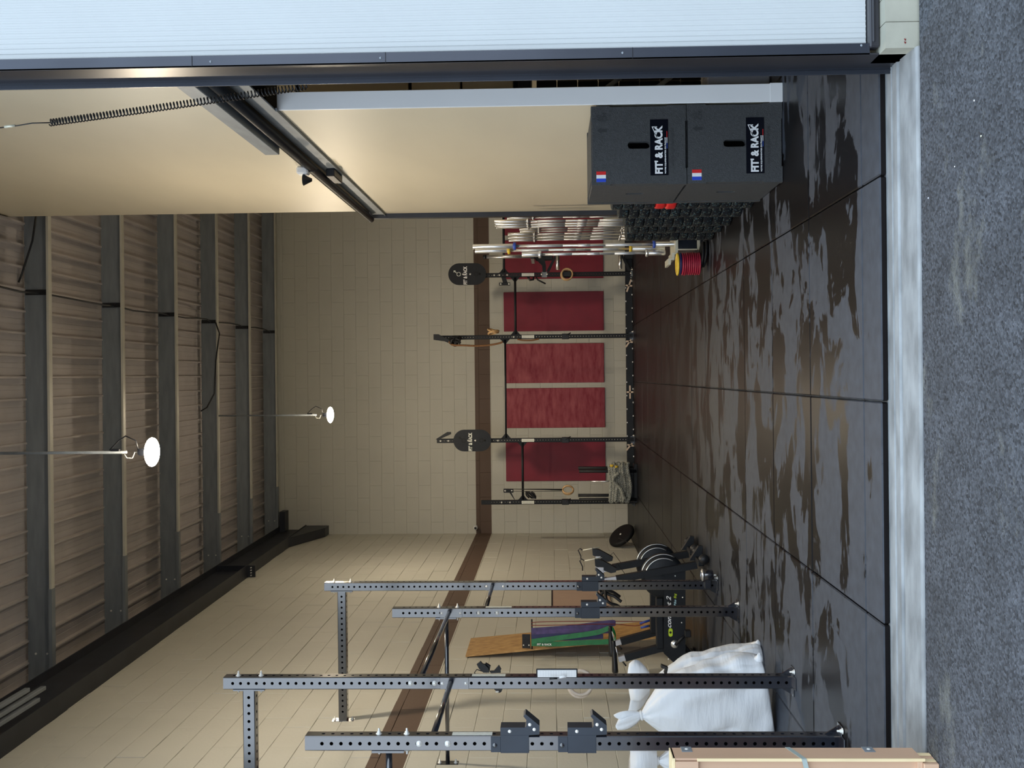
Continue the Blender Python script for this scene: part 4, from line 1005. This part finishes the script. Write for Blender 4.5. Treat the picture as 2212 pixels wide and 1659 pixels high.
MB().tube([q3(1262, 1209, -.06), q3(1300, 1202, -.06)], .006, 6).build('phone_rest', ivory, t)
MB().tube([q3(1262, 1209, -.06), q3(1256, 1205, -.06), q3(1252, 1209, -.06), q3(1258, 1222, -.06), q3(1258, 1230, -.06)], .006, 6).build('hook', blackm, t)
MB().tube([q3(1322, 1224, -.06), q3(1332, 1214, -.06), q3(1345, 1232, -.03), q3(1350, 1240, 0)], .003, 6).build('cable', blackm, t)
for s_ in (-1, 1):
    MB().tube(smoothp([q3(1309, 1250, s_*.02), q3(1306, 1266, s_*.12), q3(1307, 1284, s_*.20), q3(1316, 1293, s_*.21), q3(1330, 1298, s_*.2), q3(1345, 1309, s_*.18)], 5), .016, 8).build('handlebar', blackm, t)
    MB().tube([q3(1309, 1284, s_*.18), q3(1300, 1293, s_*.18), q3(1304, 1298, s_*.18)], .017, 8).build('handle_grip', rubber_dark, t)
MB().prism(slab(q3(1440, 1395), q3(1350, 1420), .068, 0, 0), -.034, .034).build('seat_tube', black2, t)
MB().prism(slab(q3(1350, 1420), q3(1336, 1424), .05, 0, 0), -.025, .025).build('seat_post', ltgrey, t)
MB().tube([q3(1337, 1424, -.02), q3(1333, 1410, -.02), q3(1330, 1396, -.02)], .005, 6).tube([q3(1337, 1424, .02), q3(1333, 1410, .02), q3(1330, 1396, .02)], .005, 6).build('saddle_rail', chrome, t)
m = MB(); N = 14; vs = []
for i in range(N):
    u = i/(N-1); py = 1385 + 66*u; w_ = .018 + .075*max(0, (u - .35)/.65)**.8 * (1 if u < .93 else .75); c0 = q3(1325 + 3*u, py); hh = .016 + .012*u
    for k in range(10):
        th = 2*PI*k/10; vs.append((c0.x, w_*math.cos(th), c0.z + hh*math.sin(th)*(1 if math.sin(th) > 0 else 1.3)))
m.add(vs, [(i*10+k, i*10+(k+1) % 10, (i+1)*10+(k+1) % 10, (i+1)*10+k) for i in range(N-1) for k in range(10)] + [tuple(range(10)), tuple(range((N-1)*10, N*10))], True)
m.build('saddle', blackm, t)
MB().tube([q3(1350, 1427, 0), q3(1362, 1418, 0)], .006, 6).tube([q3(1345, 1428, -.02), q3(1352, 1437, -.02)], .008, 6).build('clamp_lever', blackm, t)
cr_ = MB().lathe([(0, -.115), (.034, -.112), (.04, -.094)], (Q(1455, 1386)[0], 0, Q(1455, 1386)[1]), 20, 'y').build('crank_hub', chrome, t)
MB().tube([q3(1455, 1386, -.125), q3(1478, 1363, -.125)], .014, 8).build('crank_arm', blackm, t)
MB().box(Q(1480, 1366)[0], Q(1480, 1352)[0], -.20, -.125, Q(1487, 1360)[1], Q(1474, 1360)[1], .006).build('pedal', blackm, t)
MB().tube([q3(1455, 1386, .085), q3(1440, 1400, .085)], .014, 8).build('crank_arm', blackm, t)
fx = Q(1500, 1212)[0] + .03
MB().box(fx - .035, fx + .02, -.26, .22, .05, .11, .008).prism([(fx - .02, .04), (fx + .12, .03), (fx + .12, .07), (fx - .02, .16)], -.03, .03).build('front_foot', black2, t)
for yy in (-.25, .20): MB().lathe([(0, -.035), (.045, -.03), (.052, 0), (.045, .03), (0, .035)], (fx + .03, yy, .052), 16, 'y').build('transport_wheel', blackm, t)
rx = Q(1500, 1455)[0]
MB().box(rx - .03, rx + .03, -.22, .22, .02, .06, .008).box(rx - .04, rx + .04, -.24, -.18, 0, .03, .004).box(rx - .04, rx + .04, .18, .24, 0, .03, .004).build('rear_foot', black2, t)
MB().prism(slab(q3(1470, 1405), Vector((rx, 0, .05)), .05, 0, 0), -.03, .03).build('rear_strut', black2, t)
m = MB()
for (px, py) in ((1452, 1220), (1457, 1225), (1438, 1226), (1434, 1231), (1456, 1240), (1472, 1286), (1470, 1340), (1442, 1418), (1475, 1436), (1472, 1418)): m.lathe([(0, -.102), (.005, -.101), (.0075, -.094)], (Q(px, py)[0], 0, Q(px, py)[1]), 8, 'y')
m.build('screw', bolt_m, t)
bikeB = dup(t, (OX, 10.65, 0), 'black exercise bike side on, the far one half hidden by the near bike', rotz=0)
q = Q(1450, 1352)
lo = text('lettering', 'concept 2', .062, whitew, t, (q[0], -.0962, q[1]), bold=.0012, shear=.35, sx=1.22, ext=.0006)
q = Q(1458, 1300)
text('lettering', 'Bike', .030, skyprint, t, (q[0] - .02, -.0962, q[1] - .006), bold=.0008, shear=.3, sx=1.15, ext=.0006); text('lettering', 'Erg', .030, limegreen, t, (q[0] + .052, -.0962, q[1] - .006), bold=.0008, shear=.3, sx=1.15, ext=.0006)
q = Q(1446, 1358)
MB().prism([(q[0] - .034 + .020*math.cos(PI/2 + PI*k/8), q[1] + .020*math.sin(PI/2 + PI*k/8)) for k in range(9)] + [(q[0] + .008 + .020*math.cos(-PI/2 + PI*k/8), q[1] + .020*math.sin(-PI/2 + PI*k/8)) for k in range(9)], -.0970, -.0948, 'y', [[(q[0] - .013 + .012*math.cos(2*PI*k/12), q[1] + .012*math.sin(2*PI*k/12)) for k in range(12)]]).build('emblem', limegreen, t)

# landmine pivot at the foot of the furthest left post
q = pt(1528, 1241, Y=9.3)
t = thing('landmine_pivot', 'black cup with a chrome ring at the foot of the furthest left post', 'rig attachment', (q.x, 9.28, q.z))
MB().lathe([(0, -.045), (.042, -.045), (.048, -.035), (.048, .03), (.042, .04), (0, .04)], (0, 0, 0), 24).build('cup', black, t)
MB().lathe([(.03, .04), (.055, .04), (.058, .052), (.035, .06)], (0, 0, 0), 24).build('ring', chrome, t)
MB().box(-.12, -.03, -.02, .05, -.03, .03, .006).build('bracket', black, t)
MB().cyl((.0, -.01, -.075), (0, -.01, -.045), .01, 10).build('pin', bolt_m, t)

# black disc-shaped pad leaning in the far left corner with a thin cable
q = pt(1346, 1163, Y=18.6)
t = thing('leaning_disc', 'black thick round disc leaning on the left wall in the far corner', 'disc', (XL + .21, 18.75, .235))
qr = Vector((.74, -.36, .56)).to_track_quat('X', 'Z').to_euler()
MB().lathe([(0, -.045), (.22, -.045), (.255, -.03), (.265, 0), (.255, .03), (.22, .045), (.08, .038), (0, .038)], (0, 0, 0), 36, 'x').build('disc', rubber_dark, t, rot=qr)
MB().lathe([(0, .052), (.016, .048), (.02, .036)], (0, 0, 0), 10, 'x').build('centre_stud', bolt_m, t, rot=qr)
MB().tube([(.02, -.4, .08), (-.02, -.7, -.08), (.05, -1.2, -.16), (.02, -1.7, -.2)], .006, 6).build('cable', blackm, t)

# ------------------------------------------------------------------ left wall goods
p0 = pt(1194, 1274, X=XL + .03); p1_ = pt(1300, 1310, X=XL + .05)
t = thing('hardboard_sheet', 'tan hardboard panel on the left wall behind the one-hook post', 'panel', (XL + .016, p1_.y, 0))
MB().box(0, .02, 0, p0.y - p1_.y, .70, p0.z, .002).build('board', cardb, t)
MB().box(-.001, .024, -.01, p0.y - p1_.y, p0.z, p0.z + .02, .002).build('top_edge', blackm, t)
# strand board
ya, yb = 11.55, 12.25
def tilt_board(y0, y1, xb_, xt, zt, th, m, name, lab, cat):
    vs = []
    for (xx, zz) in ((xb_, 0), (xt, zt), (xt + th, zt), (xb_ + th, 0)):
        for yy in (y0, y1): vs.append((xx, yy, zz))
    o = MB().add(vs, [(0, 1, 3, 2), (2, 3, 5, 4), (4, 5, 7, 6), (6, 7, 1, 0), (0, 2, 4, 6), (1, 7, 5, 3)]).build(name, m); return tag(o, lab, cat)
tilt_board(11.4, 12.15, -2.90, XL + .02, 2.47, .018, osb, 'strand_board', 'tall wood strand board leaning on the left wall behind the bands', 'board')
def WL(px, py, x): return pt(px, py, X=x)
yb0 = 11.45
t = thing('band_rack', 'black peg plate holding the exercise bands on the strand board', 'rack', (0, 0, 0))
a = pt(1137, 1382, Y=yb0 - .02)
MB().box(a.x - .085, a.x + .07, yb0 - .06, yb0 - .045, a.z - .045, a.z + .045, .002).build('plate', blackm, t)
pz = pt(1149, 1380, Y=yb0 - .1).z
MB().cyl((a.x - .09, yb0 - .07, pz), (a.x + .24, yb0 - .07, pz), .009, 8).build('peg', blackm, t)
for dz in (-.03, .03): link('bolt', bolt_front, t, (a.x - .05, yb0 - .06, a.z + dz)).scale = (.5, .5, .5)
def band(pts_in, w, m, name, label, y=yb0 - .1, wdir=(1, .25, 0), txt=None):
    P_ = smoothp([pt(a_, b_, Y=y) for a_, b_ in pts_in], 6)
    o = ribbon(P_, w, .003, wdir).build(name, m); tag(o, label, 'band', 'exercise bands on the peg'); return o
band([(1148, 1390), (1200, 1391), (1260, 1388), (1315, 1386), (1329, 1381), (1328, 1368), (1318, 1357), (1290, 1366), (1230, 1375), (1148, 1386)], .055, green, 'resistance_band', 'wide green band hanging in a long loop, front of the bands', y=yb0 - .16)
gt = [o for o in C.objects if o.get('label', '').startswith('wide green')][0]
q = pt(1160, 1389.5, Y=yb0 - .20)
text('lettering', "FIT' & RACK", .030, whitew, gt, (q.x - .03, q.y, q.z), rot=(PI/2, 0, 0), ext=.0005, bold=.0008).rotation_euler = (PI/2, PI/2, 0)
band([(1148, 1371), (1200, 1371), (1260, 1366), (1325, 1362), (1260, 1361), (1148, 1366)], .05, purple, 'resistance_band', 'purple band hanging behind the green one', y=yb0 - .12)
band([(1148, 1363), (1200, 1361), (1260, 1355), (1322, 1349), (1326, 1344), (1300, 1346), (1230, 1355), (1148, 1361)], .045, purple, 'resistance_band', 'purple band on the peg, next to the thin red cords', y=yb0 - .10)
band([(1148, 1378), (1210, 1379), (1280, 1376), (1300, 1374), (1220, 1374), (1148, 1375)], .05, navy, 'resistance_band', 'dark navy band between the purple and green bands', y=yb0 - .13)
for k, (p_, c_, lb) in enumerate(((((1148, 1345), (1180, 1343), (1300, 1342), (1395, 1343)), maroon, 'thin dark red skipping rope, nearest the post'), (((1148, 1351), (1220, 1350), (1320, 1348), (1372, 1352), (1392, 1346)), maroon, 'thin dark red skipping rope with a green tail beside the purple band'))):
    t = thing('skipping_rope', lb, 'rope', (0, 0, 0), 0, 'skipping ropes on the peg')
    y = yb0 - .08 - .03*k
    MB().tube(smoothp([pt(a_, b_, Y=y) for a_, b_ in p_], 5), .0045, 6).build('cord', c_, t)
    MB().tube([pt(1404 - 2*k, 1340 + 12*k, Y=y), pt(1382 + 2*k, 1347 + 9*k, Y=y)], .013, 8).build('handle', blue, t)
    MB().tube([pt(1406 - 2*k, 1339 + 12*k, Y=y), pt(1403 - 2*k, 1341 + 12*k, Y=y)], .014, 8).build('handle_end', blackm, t)

# ------------------------------------------------------------------ white sacks
def sack(loc, rz, W_, T_, Hh, label, neck=True, lean=0.0, seed=0, ear=(.06, .16), top=.62):
    t = thing('sandbag', label, 'sack', loc, rz, 'white sandbags on the floor')
    n = 56; rows = []
    prof = [(0.0, .86), (.012, .97), (.05, 1.0), (.2, 1.02), (.4, 1.0), (top, .94)]
    if neck: prof += [(top + .12, .80), (top + .22, .55), (top + .31, .28), (top + .36, .10), (top + .38, .075)]
    else: prof += [(top + .12, .86), (top + .2, .6), (top + .26, .2), (top + .27, .0)]
    ps = []
    for i in range(len(prof)-1):
        (h0, r0), (h1, r1) = prof[i], prof[i+1]; m_ = max(1, int((h1 - h0)/.02))
        for k in range(m_): ps.append((h0 + (h1-h0)*k/m_, r0 + (r1-r0)*k/m_))
    ps.append(prof[-1]); vs = []
    for i, (h_, r_) in enumerate(ps):
        for k in range(n):
            th = 2*PI*k/n; c, s_ = math.cos(th), math.sin(th)
            ex = .62 if h_ < top else .62 + .38*min(1, (h_-top)/.3)
            ux = math.copysign(abs(c)**ex, c); uy = math.copysign(abs(s_)**ex, s_)
            up_ = max(0.0, (h_ - top)/.36)
            fold = 1 + .07*up_*math.sin(k*2*PI/n*9 + seed + 2.5*up_) + .035*up_*math.sin(k*2*PI/n*17 + seed)
            low = .010*math.sin(th*13 + 7*h_ + seed)*(1 - min(1, up_))*(.4 + .6*math.sin(PI*min(1, h_/top)))
            v = Vector((ux*W_/2*r_*fold + lean*h_, uy*T_/2*(r_ ** .7 if r_ > 0 else 0)*fold, h_*Hh/(top + .38)))
            nz = noise.noise(Vector((v.x*5, v.y*5 + seed, v.z*5)))*.028 + noise.noise(Vector((v.x*16, v.y*16, v.z*9 + seed)))*.018
            d = Vector((ux, uy, 0)).normalized() if abs(ux) + abs(uy) > 0 else Vector((0, 0, 0))
            v += d*(nz + low) * min(1, r_*1.2) * (0.3 if h_ < .02 else 1)
            vs.append(v)
    m_ = len(ps)
    o = MB().add(vs, [(i*n+k, i*n+(k+1) % n, (i+1)*n+(k+1) % n, (i+1)*n+k) for i in range(m_-1) for k in range(n)] + [tuple(range(n))[::-1]], True)
    o.build('bag', sack_m, t)
    if neck:
        z0 = Hh; m = MB(); E_ = []; n2 = 28
        for i in range(9):
            u = i/8; r_ = ear[0]*(.25 + .75*math.sin(PI*min(1, u*.62 + .08))) ; zz = z0 + ear[1]*u
            for k in range(n2):
                th = 2*PI*k/n2; f = 1 + .22*u*math.sin(5*th + seed) + .1*math.sin(11*th)
                E_.append((r_*math.cos(th)*f + lean*.95 - .03*u, r_*.45*math.sin(th)*f, zz + .02*u*math.sin(3*th + seed)))
        m.add(E_, [(i*n2+k, i*n2+(k+1) % n2, (i+1)*n2+(k+1) % n2, (i+1)*n2+k) for i in range(8) for k in range(n2)] + [tuple(range(8*n2, 9*n2))], True)
        m.build('tied_top', sack_m, t)
        MB().lathe([(.030, -.008), (.036, 0), (.030, .008)], (lean*.95, 0, z0 - .006), 16).build('tie_cord', whitew, t)
    else: pass
    for s_ in (-1, 1):
        pts_ = [Vector((s_*W_*.44 + 0, 0, .03)), Vector((s_*W_*.52, -.02, .015)), Vector((s_*W_*.57, -.03, .02))]
        MB().tube(pts_, [.045, .022, .008], 8).build('corner_ear', sack_m, t)
    return t
sk1 = sack((-2.17, 6.93, .055), -.25, .60, .26, .86, 'large full white sandbag with a tied top, between the two nearest posts', seed=1.0)
sk1.rotation_euler = (0, -.17, -.25)
sack((-2.13, 7.42, 0), .15, .36, .26, .80, 'white sandbag standing behind the large one, its loose top flopping over', seed=4.2, lean=-.10, ear=(.17, .14))
sack((-2.70, 7.24, 0), .1, .36, .26, .77, 'white sandbag with a pinched top behind the nearest post and crate', seed=2.4, lean=-.02, ear=(.20, .18))
sack((-2.82, 6.3, 0), .3, .40, .26, .74, 'white sandbag half out of view beside the plywood crate', seed=8.1, ear=(.1, .1))
t = thing('black_strap', 'black strap ends on top of the rear white sandbag', 'strap', (0, 0, 0))
for (a_, b_, c_) in (((1428, 1438), (1440, 1442), (1437, 1453)), ((1421, 1503), (1429, 1508), (1424, 1516))):
    ribbon([pt(*a_, Y=7.28), pt(*b_, Y=7.25), pt(*c_, Y=7.28)], .045, .01).build('strap_end', blackm, t)

# ------------------------------------------------------------------ plywood crate at the left door side
ax = pt(1700, 1638, Y=4.16).x; ztop = pt(1452, 1638, Y=4.16).z
t = thing('plywood_crate', 'tall plywood crate on a wooden skid at the left door edge', 'crate', (ax, 4.16, -.05))
hh = ztop + .05; sk = .06
MB().box(-1.1, -.004, .012, .105, sk, hh - .012).build('front_panel', ply, t)
MB().box(-.010, 0, 0, .118, sk, hh - .004, .001).build('side_panel', ply, t)
MB().box(-.011, .0008, -.008, .0, sk - .01, hh - .10, .001).build('side_edge', plyedge, t)
MB().box(-1.1, -.0, -.004, .118, hh - .012, hh, .001).build('lid', plyedge, t)
MB().box(-1.1, -.012, -.006, .012, hh - .105, hh - .013, .001).build('top_batten', ply, t)
MB().box(-1.1, -.012, -.006, .012, sk, sk + .02, .001).build('bottom_batten', ply, t)
for k in range(4): MB().box(-.9 + .0, -.016 + .002*k, -.02 + .028*k, .006 + .028*k, 0, sk - .001, .002).build('skid_ply', plyedge if k % 2 else ply, t)
for zc in (hh - .07, .245):
    c_ = MB().box(-.004, .0025, .068, .123, zc - .022, zc + .022, .001).box(-.012, .0, .118, .1215, zc - .022, zc + .022, .001).build('corner_clip', galv, t)
    MB().lathe([(0, .006), (.005, .005), (.008, .0025)], (0, .095, zc), 10, 'x').build('rivet', bolt_m, c_)
MB().prism([(.118, .56), (.118, .580), (-.008, .543), (-.008, .523)], .0, .0022, 'x').prism([(.0, .523), (.0, .543), (-1.0, .30), (-1.0, .28)], -.0105, -.009, 'y').build('strapping', straps_m, t)

# small stones and litter on the asphalt
GS = 'small pale stones on the asphalt'
for k, (px, py, r_, lb, mm) in enumerate(((1962, 262, .007, 'small beige stone on the asphalt edge near the door corner', tape_m), (2103, 217, .0035, 'tiny white chip on the asphalt', whitew), (2061, 360, .003, 'tiny pale chip on the asphalt lower yard', whitew), (2004, 428, .004, 'small oval grey pebble on the asphalt', ltgrey), (1976, 745, .004, 'small blue pebble at the sill edge', blue), (2118, 294, .004, 'pale green leaf fragment on the asphalt', ivory))):
    p = pt(px, py, Z=-.048); bm = bmesh.new(); bmesh.ops.create_icosphere(bm, subdivisions=2, radius=r_)
    for v in bm.verts: v.co *= 1 + .3*noise.noise(v.co*120 + Vector((k, 0, 0))); v.co.z *= .6
    m = MB().bm(bm, True); tag(m.build('pebble', mm, None, loc=(p.x, p.y, -.050)), lb, 'stone', GS)
for k, (px, py) in enumerate(((1925, 107), (1936, 90))):
    p = pt(px, py, Z=.0); tag(MB().add([(0, 0, 0), (.009, 0, .003), (.006, .001, -.006), (.001, .001, -.003), (0, .002, 0), (.009, .002, .003), (.006, .003, -.006), (.001, .003, -.003)], [(0, 1, 2, 3), (7, 6, 5, 4), (0, 1, 5, 4), (1, 2, 6, 5), (2, 3, 7, 6), (3, 0, 4, 7)]).build('dry_leaf', maroon, None, loc=(p.x - .03, 4.306, p.z)), ['dry red leaf scrap stuck on the plinth, lower one', 'dry red leaf scrap stuck on the plinth, upper one'][k], 'leaf')
